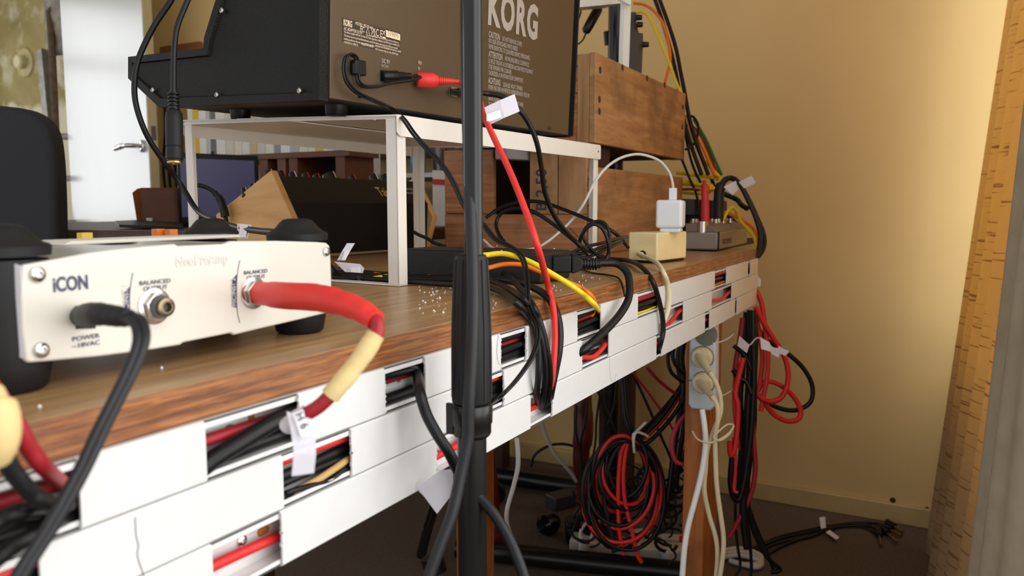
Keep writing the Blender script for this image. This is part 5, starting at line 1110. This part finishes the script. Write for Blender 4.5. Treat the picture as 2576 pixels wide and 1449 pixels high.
# loose cables between trunking and floor
GL = 'loose cables hanging under the desk'
loose = [
 ('thin dark red cable bowing across under the desk', [(1590, 935), (1640, 1000), (1690, 1075), (1720, 1150), (1690, 1180)], DRED, .0030, 1.75),
 ('red cable slanting right under the trunking to the power strip', [(1628, 925), (1660, 960), (1700, 990), (1728, 1000)], DRED, .0036, 1.6),
 ('black cable slanting down to the right behind the coil', [(1590, 935), (1625, 1010), (1655, 1080), (1690, 1160), (1710, 1240)], BCAB, .0034, 1.8),
 ('black cable hanging straight left of the coil', [(1514, 990), (1520, 1040), (1530, 1090), (1545, 1130)], BCAB, .0034, 1.8),
 ('black cable crossing left of the coil', [(1552, 960), (1545, 1020), (1530, 1070), (1527, 1110)], BCAB, .0034, 1.82),
 ('black cable slanting from the trunking to the coil', [(1505, 985), (1530, 1045), (1548, 1090), (1560, 1120)], BCAB, .0036, 1.76),
 ('thin black cable in front of the dark red furniture leg', [(1450, 1020), (1448, 1080), (1458, 1130), (1462, 1200), (1460, 1260)], BCAB, .0030, 1.7),
 ('thin black cable twisted by the furniture leg', [(1478, 1005), (1472, 1060), (1460, 1120), (1468, 1180), (1480, 1250)], BCAB, .0030, 1.72),
 ('black cable arch standing on the floor under the desk', [(1335, 1175), (1345, 1145), (1380, 1122), (1415, 1117), (1442, 1122)], BCAB, .0036, 2.0),
 ('thin black cable hanging left of the coil from the trunking', [(1508, 1000), (1500, 1060), (1498, 1110), (1490, 1160)], BCAB, .0028, 1.84),
 ('black cable loop reaching the desk leg', [(1742, 1030), (1710, 1060), (1690, 1110), (1700, 1160), (1738, 1170)], mat('dark_pink_red_cable', (168, 40, 58), 0.5), .0042, 1.42),
 ('thick black cable hanging left of the power strip', [(1722, 850), (1715, 900), (1720, 960), (1712, 1030), (1700, 1100), (1690, 1180), (1680, 1260)], BCAB, .0060, 1.55),
 ('second thick black cable hanging left of the power strip', [(1712, 860), (1706, 905), (1712, 950), (1724, 990), (1722, 1060), (1710, 1140), (1700, 1230)], BCAB, .0056, 1.58),
 ('black cable bight left of the power strip', [(1690, 870), (1680, 900), (1688, 935), (1710, 955), (1728, 965)], BCAB, .0038, 1.52),
 ('second black cable bight under the trunking by the strip', [(1700, 865), (1692, 890), (1698, 915), (1716, 935), (1730, 940)], BCAB, .0038, 1.50),
 ('black cable running diagonally behind the strip', [(1730, 940), (1700, 990), (1650, 1050), (1600, 1100)], BCAB, .0040, 1.62),
 ('black cable curving beside the leg at the floor end', [(1735, 1050), (1728, 1110), (1715, 1170), (1690, 1230), (1672, 1290)], BCAB, .0040, 1.60),
 ('black cable loop low beside the desk leg', [(1735, 1180), (1715, 1185), (1690, 1215), (1700, 1240), (1725, 1215), (1735, 1190)], BCAB, .0034, 1.6),
]
for lab, pts, m_, r_, t in loose: cable(lab, path(pts, 't', t), r_, m_, group=GL)
cable('white cord hanging from the trunking to the floor left of the coil', [T(1300, 1105, 1.35), T(1303, 1140, 1.37), T(1302, 1180, 1.4), T(1290, 1230, 1.45), T(1276, 1280, 1.5), T(1275, 1315, 1.55), T(1284, 1345, 1.60), T(1290, 1380, 1.65)], 0.0042, WCAB, cat='cord')
cable('grey-white cord slanting down behind the white one', [T(1362, 1060, 1.9), T(1375, 1100, 1.92), T(1392, 1135, 1.94), T(1415, 1165, 1.96), T(1435, 1188, 1.98), T(1450, 1210, 2.0)], 0.0048, LILAC, cat='cord')
# tangle of thin black leads behind the coil, individual bights
random.seed(21)
GT = 'thin black leads tangled on the floor behind the coil'
sides = ['near the furniture leg', 'behind the red coil', 'between coil and desk leg', 'by the floor power strip', 'beside the orange leg']
for i in range(44):
    cx = random.uniform(1470, 1735); cy = random.uniform(1200, 1400) if cx > 1560 else random.uniform(1230, 1390)
    t0 = random.uniform(1.66, 1.9)
    pts = []
    a = random.uniform(0, 6.28); L_ = random.uniform(20, 50)
    for k_ in range(6):
        pts.append(T(cx + L_ * math.cos(a + k_ * 0.7) * (1 + 0.3 * random.uniform(-1, 1)), min(1435, cy + L_ * 0.9 * math.sin(a + k_ * 0.7)), t0))
    o = cable('thin black lead tangled with its twins on the floor behind the red and black coil', pts, random.uniform(.0022, .0042), [BCAB, BLK, GCAB][i % 3], group=GT, n=7, sub=5)

# ================================================================ floor things under the desk
SF = thing('floor_stand', 'black tubular stand frame lying along the floor under the desk', 'stand', Z(1450, 1420, 0.0))
a0, a1 = Z(1150, 1378, 0.032), Z(1715, 1440, 0.032)
MB().cyl(a0, a1 + (a1 - a0) * 0.06, 0.024, 22).build('foot_tube', ST, SF)
a0, a1 = Z(1180, 1186, 0.032), Z(1700, 1262, 0.032)
MB().cyl(a0, a1, 0.024, 22).build('foot_tube', ST, SF)
cc = Z(1245, 1240, 0.03); MB().cyl(cc + Vector((-0.012, -0.008, 0)), cc + Vector((0.012, 0.008, 0)), 0.030, 22).build('castor', BLK, SF, bevel=0.003)
MB().tube([Z(1060, 1395, 0.02) , T(1075, 1330, 1.7), T(1120, 1180, 1.9), T(1150, 1100, 2.0)], 0.012, 10, sub=1).build('brace', ST, SF)
MB().cyl(T(1085, 1400, 1.5), T(1098, 1440, 1.5), 0.022, 16).build('hub', BLK, SF)
MAH = mat('dark_mahogany', (92, 26, 16), 0.35, var=0.2)
stl = thing('wooden_stool', 'dark mahogany stool with curved legs under the desk', 'stool', (1.82, 1.02, 0.0))
def sleg(px, pts, rr): 
    MB().tube(pts, rr, 14).build('leg', MAH, stl)
q_ = [T(1465, 900, 2.02), T(1466, 1000, 2.02), T(1468, 1080, 2.0), T(1462, 1150, 2.0), T(1468, 1230, 2.02)]
e_ = Z(1474, 1290, 0.0); q_.append(T(1472, 1270, 2.03)); sleg(0, q_, [0.020, 0.024, 0.026, 0.022, 0.020, 0.024])
q_ = [T(1226, 1050, 1.85), T(1228, 1150, 1.85), T(1232, 1250, 1.85), T(1240, 1330, 1.85), T(1246, 1385, 1.85)]
sleg(0, q_, [0.016, 0.018, 0.022, 0.032, 0.030])
MB().tube([T(1000, 905, 2.2), T(1226, 905, 1.85), T(1465, 905, 2.02), T(1250, 905, 2.25)], 0.022, 8, sub=1).build('seat_frame', MAH, stl)
# power adapters and pedals
GA = None
ad = thing('power_brick', 'ribbed black power adapter on the floor in front of the coil', 'power adapter', Z(1460, 1370, 0))
AM = frame(Z(1425, 1372, 0.0), RT, FW * Vector((1, 1, 0)))
MB(AM).box((0, 0, 0.002), (0.085, 0.06, 0.055)).build('case', BLK, ad, bevel=0.005)
for i in range(9): MB(AM).box((0.038 + i * 0.005, -0.001, 0.008), (0.0405 + i * 0.005, 0.0, 0.048)).build('rib', BLK, ad)
MB(AM).box((0.07, 0.0, 0.055), (0.095, 0.008, 0.062)).build('white_plug_tip', WHITE, ad)
gp = thing('grey_box', 'flat dark grey box slanting on the floor behind the black tubes', 'box', Z(1445, 1290, 0))
GM = frame(Z(1398, 1290, 0.0), (RT * 1.0 + FW * 0.7) * Vector((1, 1, 0)), (FW * 1.0 - RT * 0.7) * Vector((1, 1, 0)))
MB(GM).box((0, 0, 0.001), (0.15, 0.05, 0.04)).build('case', mat('dark_grey_metal', (70, 70, 72), 0.4, metal=0.3), gp, bevel=0.003)
bk_ = Z(1362, 1350, 0.0)
bal = thing('mains_plug', 'glossy black round mains plug lying on the floor left of the adapter', 'plug', bk_)
MB().lathe([(0, 0.018), (0.01, 0.027), (0.035, 0.028), (0.05, 0.02), (0.06, 0.010)], bk_ + Vector((0, 0, 0.026)), bk_ + Vector((0.6, -0.2, 0.05)), 22).build('body', mat('glossy_black_plastic', (10, 10, 10), 0.15), bal)
for s_ in (-0.006, 0.006): MB().cyl(bk_ + Vector((0.0, s_, 0.026)), bk_ + Vector((-0.02, s_ + 0.006, 0.024)), 0.0022, 8).build('pin', STEEL, bal)
fs = thing('floor_power_strip', 'long white power strip on the floor behind the near black tube', 'power strip', Z(1540, 1405, 0))
FM_ = frame(Z(1432, 1395, 0.0), (Z(1640, 1418, 0) - Z(1432, 1395, 0)), Vector((-0.2, 1, 0)))
MB(FM_).box((0, 0, 0.001), (0.34, 0.055, 0.036)).build('housing', mat('dirty_white_plastic', (216, 212, 196), 0.4, var=0.05), fs, bevel=0.004)
for i in range(5):
    c = FM_ @ Vector((0.045 + i * 0.06, 0.027, 0.0365)); MB().lathe([(0, 0.021), (0.0008, 0.019)], c, c + Vector((0, 0, 1)), 22).build('socket', mat('cream_socket', (206, 198, 176), 0.5), fs)
wp = cable('white plug and looped white lead standing in the floor power strip', [T(1467, 1375, 1.83), T(1460, 1345, 1.83), T(1470, 1320, 1.83), T(1484, 1318, 1.84), T(1490, 1340, 1.85), T(1484, 1370, 1.86)], 0.0042, WCAB, cat='mains lead')
MB().cyl(T(1466, 1384, 1.83), T(1463, 1348, 1.83), 0.010, 14, r1=0.006).build('plug', WHITE, wp)
for i, (px, py, lab) in enumerate(((1655, 1400, 'cream mains plug lying on the floor left of the orange leg'), (1690, 1375, 'pale plug standing behind the first beside the orange leg'), (1612, 1365, 'cream plug half hidden behind the red leads'), (1700, 1415, 'white adaptor block against the orange leg by the floor'))):
    p = Z(px, py + 12, 0.0); b = MB(frame(p, (RT + FW * (0.3 * i - 0.4)) * Vector((1, 1, 0)), Vector((0.3, 1, 0))))
    o = tag(b.box((-0.025, 0, 0.001), (0.030, 0.028, 0.030 + 0.004 * i)).build('mains_plug', [CRP, LILAC, CRP, WHITE][i], bevel=0.006, seg=3), lab, 'plug')
    MB().tube([p + Vector((0, 0, 0.02)) + RT * 0.03, p + Vector((0, 0, 0.03)) + RT * 0.06, p + Vector((0, 0, 0.005)) + RT * 0.09], 0.0035, 8).build('lead', [CREAM, LILAC, CREAM, WCAB][i], o)
tag(MB(frame(Z(1712, 1425, 0), RT, Vector((0, 1, 0)))).box((-0.005, -0.004, 0.06), (0.008, 0.0, 0.075)).build('red_switch', mat('red_glow', (230, 30, 20), 0.4)), 'small red rocker switch on the white adaptor by the leg', 'switch')
# white cable coil / hank right of leg
for i, (lab, off) in enumerate((('upper strand of the white cable hank on the floor right of the leg', 0), ('middle strand of the white cable hank on the floor', 9), ('lower strand of the white cable hank on the floor', 17))):
    cable(lab, [Z(1822, 1384 + off, .01), Z(1860, 1380 + off, .014), Z(1895, 1388 + off, .014), Z(1916, 1402 + off * .8, .012), Z(1905, 1418 + off * .5, .01), Z(1870, 1420, .01), Z(1835, 1410, .01)], 0.0058, LILAC, group='white cable hank on the floor')
# patch cables lying on the floor at the right with their jack plugs
GF = 'black patch cables lying on the floor by the wall'
BRASS = mat('dull_brass', (150, 120, 80), 0.35, metal=0.9)
fl = [
 ('black floor cable with the plug pointing furthest right', [(1830, 1400), (1900, 1376), (1960, 1350), (2040, 1332), (2090, 1322), (2150, 1318), (2215, 1330), (2240, 1338)], (2268, 1348)),
 ('black floor cable with its plug second from the right', [(1900, 1392), (1960, 1365), (2040, 1350), (2095, 1325), (2160, 1316), (2205, 1330), (2232, 1345)], (2256, 1364)),
 ('black floor cable with its plug pointing at the camera', [(1920, 1400), (1980, 1368), (2050, 1345), (2110, 1326), (2170, 1325), (2200, 1340), (2212, 1352)], (2216, 1372)),
 ('black floor cable bundled with three others, ending nearest the wall', [(1880, 1390), (1960, 1356), (2040, 1338), (2120, 1318), (2190, 1315), (2230, 1322), (2250, 1328)], (2272, 1338)),
]
for lab, pts, tip in fl:
    W_ = [Z(a, b_, 0.006) for a, b_ in pts]; o = cable(lab, W_, 0.0034, BCAB, group=GF)
    e = Z(tip[0], tip[1], 0.008); s = W_[-1] + Vector((0, 0, 0.004))
    MB().cyl(s - (e - s) * 0.9, s, 0.0075, 12).build('plug_sleeve', BLK, o); MB().cyl(s, e, 0.0034, 10).build('plug_tip', BRASS, o)
fc = cable('thin floor cable carrying two white tape labels', [Z(2060, 1340, .01), Z(2078, 1330, .01), Z(2100, 1335, .01)], 0.002, BCAB)
MB().prism([Z(2066, 1330, .01), Z(2078, 1328, .01), Z(2076, 1300, .03), Z(2062, 1302, .03)], (0, 0.001, 0)).build('tape_label', TAPE, fc)
MB().prism([Z(2078, 1340, .01), Z(2088, 1334, .01), Z(2112, 1352, .012), Z(2104, 1358, .012)], (0, 0.001, 0.001)).build('tape_label', PAPER, fc)
# two dark holes low on the end wall
for (px, py, r_, lab) in ((2246, 1258, 0.0075, 'larger dark screw hole low on the ochre wall'), (2332, 1280, 0.0055, 'smaller dark screw hole low on the ochre wall, nearer the curtain')):
    p = X(px, py, WX - 0.0005); tag(MB().lathe([(0, r_), (0.001, r_ * 0.8)], p, p + Vector((-1, 0, 0)), 14).build('wall_plug', NAIL), lab, 'wall plug')

# ================================================================ curtain beside the window
CURT = bpy.data.materials.new('golden_woven_curtain'); CURT.use_nodes = True
nt = CURT.node_tree; bs = nt.nodes['Principled BSDF']; out = nt.nodes['Material Output']
tc = nt.nodes.new('ShaderNodeTexCoord'); mp = nt.nodes.new('ShaderNodeMapping'); mp.inputs['Scale'].default_value = (7, 7, 170)
nz = nt.nodes.new('ShaderNodeTexNoise'); nz.inputs['Scale'].default_value = 1.0; nz.inputs['Detail'].default_value = 4
nt.links.new(tc.outputs['Object'], mp.inputs['Vector']); nt.links.new(mp.outputs['Vector'], nz.inputs['Vector'])
rp = nt.nodes.new('ShaderNodeValToRGB'); el = rp.color_ramp.elements
el[0].position = 0.36; el[0].color = lin((176, 148, 104)); el[1].position = 0.41; el[1].color = lin((214, 196, 156))
nt.links.new(nz.outputs['Fac'], rp.inputs['Fac']); nt.links.new(rp.outputs['Color'], bs.inputs['Base Color'])
bs.inputs['Roughness'].default_value = 0.9; bs.inputs['Specular IOR Level'].default_value = 0.1
tr = nt.nodes.new('ShaderNodeBsdfTranslucent'); ms_ = nt.nodes.new('ShaderNodeMixShader'); ms_.inputs[0].default_value = 0.6
mc_ = nt.nodes.new('ShaderNodeMix'); mc_.data_type = 'RGBA'; mc_.blend_type = 'MULTIPLY'; mc_.inputs['Factor'].default_value = 1.0; mc_.inputs['B'].default_value = lin((255, 232, 180))
nt.links.new(rp.outputs['Color'], mc_.inputs['A']); nt.links.new(mc_.outputs['Result'], tr.inputs['Color'])
nt.links.new(bs.outputs[0], ms_.inputs[1]); nt.links.new(tr.outputs[0], ms_.inputs[2]); nt.links.new(ms_.outputs[0], out.inputs['Surface'])
def curtain_mesh():
    b = MB(); nx, nz_ = 220, 40
    xs = [2.06 - 0.95 * i / nx for i in range(nx + 1)]
    zs = [0.01 + 2.3 * j / nz_ for j in range(nz_ + 1)]
    V = []
    for j, z in enumerate(zs):
        row = []
        flare = 0.100 * max(0.0, (1.35 - z) / 1.35)
        for i, x in enumerate(xs):
            s = i / nx
            fold = 0.024 * math.sin(s * 2 * math.pi * 5.0 + 0.9 + 0.25 * math.sin(z * 2)) + 0.007 * math.sin(s * 31 + z)
            y = -0.160 + flare - 0.012 * s + fold * (0.8 + 0.3 * (1 - z / 2.3))
            row.append(b.bm.verts.new((x, y, z)))
        V.append(row)
    for j in range(nz_):
        for i in range(nx): b.bm.faces.new([V[j][i], V[j][i + 1], V[j + 1][i + 1], V[j + 1][i]])
    return b
cu_ = tag(curtain_mesh().build('curtain', CURT, sharp=180), 'long golden woven curtain hanging beside the window at the ochre wall', 'curtain')
so = cu_.modifiers.new('thick', 'SOLIDIFY'); so.thickness = 0.0012
def near_panel():
    b = MB(); nx, nz_ = 40, 30; V = []
    for j in range(nz_ + 1):
        z = 0.01 + 2.3 * j / nz_; row = []
        for i in range(nx + 1):
            s = i / nx; x = 1.02 - 0.18 * s
            y = -0.118 + 0.055 * max(0.0, (1.35 - z) / 1.35) + 0.016 * math.sin(s * 11 + 0.4) + 0.006 * math.sin(s * 23 + z)
            row.append(b.bm.verts.new((x, y, z)))
        V.append(row)
    for j in range(nz_):
        for i in range(nx): b.bm.faces.new([V[j][i], V[j][i + 1], V[j + 1][i + 1], V[j + 1][i]])
    return b
np_ = tag(near_panel().build('curtain', mat('grey_beige_lining', (176, 164, 140), 0.85, var=0.08, scale=40), sharp=180), 'narrow grey-beige curtain edge nearest the camera beside the golden curtain', 'curtain')
so = np_.modifiers.new('thick', 'SOLIDIFY'); so.thickness = 0.0015
tag(MB().cyl((-1.4, -0.16, 2.34), (2.15, -0.16, 2.34), 0.012, 14).build('curtain_rail', WHITE), 'white curtain rail above the window', 'curtain rail')

# ================================================================ far side of the desk: chair, side table, laptop, shelf
ch = thing('office_chair', 'dark grey upholstered office chair behind the desk at the left', 'chair', (0.78, 1.50, 0.0))
CHF = mat('charcoal_upholstery', (38, 39, 43), 0.75, var=0.08, scale=200, bump=0.3, bscale=900)
ct = 1.62
op = [(-260, 640), (-262, 420), (-240, 320), (-180, 270), (-60, 262), (10, 266), (60, 274), (100, 296), (124, 335), (134, 400), (138, 480), (140, 560), (138, 660), (110, 760), (-200, 760)]
P_ = [T(a, b_, ct) for a, b_ in op]
dv = (FW * Vector((1, 1, 0))).normalized()
MB().prism(smooth(P_ + [P_[0]], 4)[:-1], dv * 0.055).build('backrest', CHF, ch, bevel=0.014, seg=4)
MB().cyl(T(-60, 740, ct + 0.05), Vector((T(-60, 740, ct + 0.05).x, T(-60, 740, ct + 0.05).y, 0.06)), 0.025, 16).build('post', BLK, ch)
cb = T(-60, 740, ct + 0.05)
MB().box((cb.x - 0.24, cb.y - 0.02, 0.44), (cb.x + 0.24, cb.y + 0.44, 0.52)).build('seat', CHF, ch, bevel=0.03, seg=3)
for k_ in range(5):
    a = k_ * 2 * math.pi / 5 + 0.3; MB().tube([(cb.x, cb.y, 0.09), (cb.x + 0.28 * math.cos(a), cb.y + 0.28 * math.sin(a), 0.03)], 0.018, 8, sub=1).build('leg', BLK, ch)
SH = mat('dark_stained_table', (70, 44, 28), 0.45, var=0.2, scale=15)
tt_z = 0.785
st_ = thing('side_table', 'brown side table beyond the desk holding the laptop', 'table', (1.6, 1.75, 0.0))
MB().box((1.02, 1.05, tt_z - 0.03), (2.16, 2.50, tt_z)).build('table_top', SH, st_, bevel=0.003)
for (x, y) in ((1.06, 1.16), (2.08, 1.16), (1.06, 2.42), (2.08, 2.42)): MB().box((x, y, 0), (x + 0.05, y + 0.05, tt_z - 0.03)).build('leg', SH, st_)
lt = 1.95
lA, lB = T(452, 540, lt), T(655, 545, lt + 0.12)
lA.z = lB.z = 0.797
LX = (lB - lA).normalized(); hgt_ = (T(600, 390, lt + 0.08).z - 0.797)
LM = frame(lA, LX, (0, 0, 1)); LW = (lB - lA).length
lap = thing('laptop', 'open laptop with a purple screen on the side table, seen under the riser', 'laptop', LM)
MB(LM).box((0, 0, -0.008), (LW, hgt_, 0.0)).build('screen_lid', BLK, lap, bevel=0.003)
MB(LM).box((0.006, 0.012, 0.0002), (LW - 0.012, hgt_ - 0.014, 0.0008)).build('display', mat('purple_screen', (60, 58, 82), 0.3, emit=(72, 71, 102), estr=0.35, var=0.03), lap)
MB(LM).cyl((LW * 0.42, hgt_ - 0.003, 0.001), (LW * 0.42, hgt_ + 0.006, 0.001), 0.004, 10).build('webcam', BLK, lap)
MB(LM).box((0, -0.010, 0.0), (LW, 0.004, 0.20)).build('keyboard_base', BLK, lap, bevel=0.003)
# tan case and thin tablet left of the riser leg
tz = T(330, 545, 1.9)
LEA = mat('brown_leather', (92, 48, 22), 0.5, var=0.2, scale=25)
cs_ = thing('leather_case', 'brown leather case standing on the side table left of the riser leg', 'case', T(400, 562, 1.95))
MB().prism([T(344, 472, 1.92), T(470, 472, 1.98), T(470, 570, 1.98), T(352, 566, 1.92)], dv * 0.04).build('body', LEA, cs_, bevel=0.006)
MB().prism([T(331, 484, 1.89), T(346, 472, 1.91), T(354, 566, 1.91), T(344, 562, 1.89)], dv * 0.07).build('flap', mat('light_brown_leather', (140, 86, 46), 0.5, var=0.2), cs_, bevel=0.004)
MB().prism([T(368, 548, 1.90), T(382, 548, 1.90), T(382, 562, 1.90), T(368, 562, 1.90)], dv * 0.004).build('pale_tab', LILAC, cs_)
tb_o = tag(MB().prism([T(289, 562, 1.72), T(300, 572, 1.66), T(460, 578, 1.72), T(460, 566, 1.92), T(340, 559, 1.92)], (0, 0, 0.006)).build('tablet', BLK, bevel=0.001), 'thin black tablet lying flat in front of the brown leather case', 'tablet')
# shelf with books and jars along the end wall
shelf = thing('wall_shelf', 'shelf board on the end wall with books behind the riser', 'shelf', (2.13, 2.0, 1.0))
z_s = T(560, 378, 2.55).z
MB().box((2.00, 1.05, z_s - 0.02), (WX - 0.001, 2.55, z_s)).build('board', SH, shelf)
for y in (1.2, 1.9, 2.45): MB().box((2.06, y, z_s - 0.12), (WX - 0.001, y + 0.02, z_s - 0.0205)).build('bracket', BLK, shelf)
cols = [(228, 224, 208), (216, 190, 60), (232, 230, 222), (196, 196, 190), (110, 112, 110), (230, 228, 220), (214, 208, 190), (224, 218, 200), (222, 222, 214), (206, 186, 140), (206, 206, 196), (226, 222, 206), (150, 152, 150), (232, 232, 228), (186, 184, 170), (228, 222, 200)]
random.seed(3); yb = 2.52; i = 0
cn = ['cream', 'yellow', 'white', 'light grey', 'slate', 'off-white', 'beige', 'soft cream', 'pale grey', 'tan', 'chalk', 'ivory', 'mid grey', 'bright white', 'stone grey', 'pale yellow']
while yb > 1.62:
    w_ = random.uniform(0.022, 0.05); c = cols[i % 16]; h_ = random.uniform(0.17, 0.25)
    place = ['furthest left on', 'left of centre on', 'right of centre on', 'at the right end of'][min(3, int((2.52 - yb) / 0.23))]
    b_o = thing('book', f'{cn[i % 16]} upright book {place} the shelf behind the riser', 'book', (2.06, yb - w_ / 2, z_s), 'books on the end wall shelf')
    MB().box((2.045, yb - w_, z_s + 0.0005), (2.19, yb - 0.001, z_s + h_)).build('cover', mat('book_' + str(i % 16), c, 0.6, var=0.05), b_o, bevel=0.002)
    MB().box((2.050, yb - w_ + 0.003, z_s + h_), (2.188, yb - 0.004, z_s + h_ + 0.0005)).build('pages', PAPER, b_o)
    yb -= w_; i += 1
# open brown cabinet and glassware right of the laptop
cab = thing('wooden_cabinet', 'low open-fronted brown cabinet on the side table behind the synthesizers', 'cabinet', T(780, 460, 2.1))
cz0, cz1 = tt_z, T(780, 388, 2.12).z
A_ = T(655, 460, 2.16); B_ = T(868, 460, 2.02); A_.z = B_.z = 0
CM_ = frame(Vector((A_.x, A_.y, 0)), (B_ - A_), (0, 0, 1)); CW_ = (B_ - A_).length
CBM = mat('brown_cabinet_wood', (104, 62, 40), 0.5, var=0.2, scale=12)
MB(CM_).box((0, cz0 + 0.0005, -0.12), (CW_, cz0 + 0.014, 0)).build('bottom', CBM, cab)
MB(CM_).box((-0.01, cz1 - 0.012, -0.12), (CW_ + 0.02, cz1, 0.006)).build('top', CBM, cab)
for u in (0, CW_ * 0.22, CW_ * 0.36, CW_ - 0.03): MB(CM_).box((u, cz0 + 0.014, -0.12), (u + 0.03, cz1 - 0.012, 0)).build('upright', CBM, cab)
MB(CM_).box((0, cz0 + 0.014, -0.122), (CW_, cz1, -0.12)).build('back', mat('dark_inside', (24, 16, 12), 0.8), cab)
GL_ = mat('clear_jar_glass', (236, 242, 240), 0.05, alpha=0.35, var=0)
gz_ = X(920, 455, 2.0)
sh2 = thing('low_shelf', 'pale board carrying jars and glasses behind the riser', 'shelf', (1.8, 1.3, 0))
p_ = T(930, 440, 2.28)
MB().box((1.79, 1.12, p_.z - 0.012), (2.14, 1.62, p_.z)).build('board', LILAC, sh2)
for (x, y) in ((1.81, 1.14), (2.10, 1.14), (1.81, 1.59), (2.10, 1.59)): MB().box((x, y, tt_z + 0.0005), (x + 0.02, y + 0.02, p_.z - 0.012)).build('leg', LILAC, sh2)
def jar(label, px, t, r, h_, m_, fill=None, lid=None, nm='glass_jar', cat='jar'):
    p = T(px, 440, t); p.z = sh2_z
    o = thing(nm, label, cat, p)
    MB().lathe([(0.0005, r * 0.9), (h_ * 0.1, r), (h_ * 0.8, r), (h_, r * 0.8)], p, p + Vector((0, 0, 1)), 20).build('glass', m_, o)
    if fill: MB().lathe([(h_ * 0.22, r * 0.8), (h_ * 0.72, r * 0.8)], p, p + Vector((0, 0, 1)), 16).build('contents', fill, o)
    if lid: MB().lathe([(h_, r * 0.84), (h_ + 0.012, r * 0.84)], p, p + Vector((0, 0, 1)), 20).build('lid', lid, o)
sh2_z = p_.z
jar('glass jar with yellow contents and pale lid behind the knobs', 905, 2.28, 0.024, 0.070, GL_, YCAB, LILAC)
jar('empty clear drinking glass right of the yellow jar', 942, 2.28, 0.018, 0.075, GL_, nm='drinking_glass', cat='glass')
jar('glass of blue pens behind the riser leg', 1052, 2.22, 0.022, 0.075, mat('blue_glass', (80, 150, 200), 0.2, alpha=0.8), nm='pen_jar', cat='jar')
jar('small red-lidded jar between the yellow jar and the glass', 922, 2.24, 0.012, 0.02, mat('small_red_jar', (190, 50, 40), 0.4), nm='small_jar')
bx = T(1105, 470, 1.9)
for (lab, py0, py1, m_, nm) in (('white box with a red band seen behind the beech-ended synthesizer', 452, 478, mat('white_card', (220, 216, 210), 0.6), 'card_box'),):
    tq = 1.98; bp_ = T(1108, 478, tq); bp_.z = tt_z
    o = thing(nm, lab, 'box', bp_)
    c1, c2_ = T(1088, 480, tq), T(1122, 480, tq); c1.z = c2_.z = tt_z + 0.0006
    MB().prism([T(1088, 428, tq), T(1122, 430, tq), c2_, c1], dv * 0.03).build('body', m_, o)
    MB().prism([T(1088, 450, tq - .001), T(1122, 452, tq - .001), T(1122, 465, tq - .001), T(1088, 463, tq - .001)], dv * -0.0006).build('red_band', mat('red_card', (190, 40, 40), 0.6), o)
cp_ = T(1108, 440, 2.2); cp_.z = sh2_z + 0.0003
o = thing('metal_canister', 'grey metal canister behind the riser beside the crate', 'canister', cp_)
MB().cyl(cp_, cp_ + Vector((0, 0, 0.07)), 0.02, 18).build('body', DSTEEL, o)
MB().cyl(cp_ + Vector((0, 0, 0.0702)), cp_ + Vector((0, 0, 0.08)), 0.013, 18).build('cap', RCAB, o)
# cable drooping with a thick black plug left of the second synthesizer
pl2 = cable('black cable with a ribbed plug arching down left of the beech end panel', [T(478, 470, 1.28), T(500, 466, 1.28), T(525, 474, 1.28), T(548, 492, 1.28), T(562, 520, 1.28), T(570, 560, 1.28)], 0.0036, BCAB)
MB().tube([T(540, 484, 1.275), T(556, 505, 1.275), T(567, 545, 1.275)], [0.0048, 0.0062, 0.0070], 12).build('plug', BLK, pl2)
lbp = [o_ for o_ in COL.objects if o_.get('label', '').startswith('black cable hanging from the synthesizer top')][0]
MB().prism([T(596, 562, 0.735), T(632, 565, 0.715), T(622, 600, 0.715), T(598, 600, 0.73)], (0, -0.0004, 0)).build('tape_label', TAPE, lbp)
MB().prism([T(603, 563, 0.728), T(622, 566, 0.716), T(617, 597, 0.716), T(602, 597, 0.725)], (0, -0.0008, 0)).build('paper_note', PAPER, lbp)
# brown board leaning on the wall left of the synthesizer
tag(MB().prism([X(402, 118, 2.20), X(500, 104, 2.20), X(503, 128, 2.20), X(402, 136, 2.20)], (0.015, 0, 0)).build('wall_board', mat('brown_rail', (132, 88, 52), 0.6)), 'brown wooden rail on the end wall left of the black synthesizer', 'rail')
# dark cables hanging on the wall between door and riser
for q, (px, lab) in enumerate(((414, 'black cable hanging on the wall nearest the door'), (428, 'second black cable hanging on the wall by the door'), (444, 'third black cable hanging on the wall by the riser leg'))):
    cable(lab, [X(px, 250, 2.19), X(px + 2, 330, 2.19), X(px - 3, 420, 2.19), X(px + 4, 500, 2.19)], 0.006, BCAB, group='cables hanging on the wall by the door')
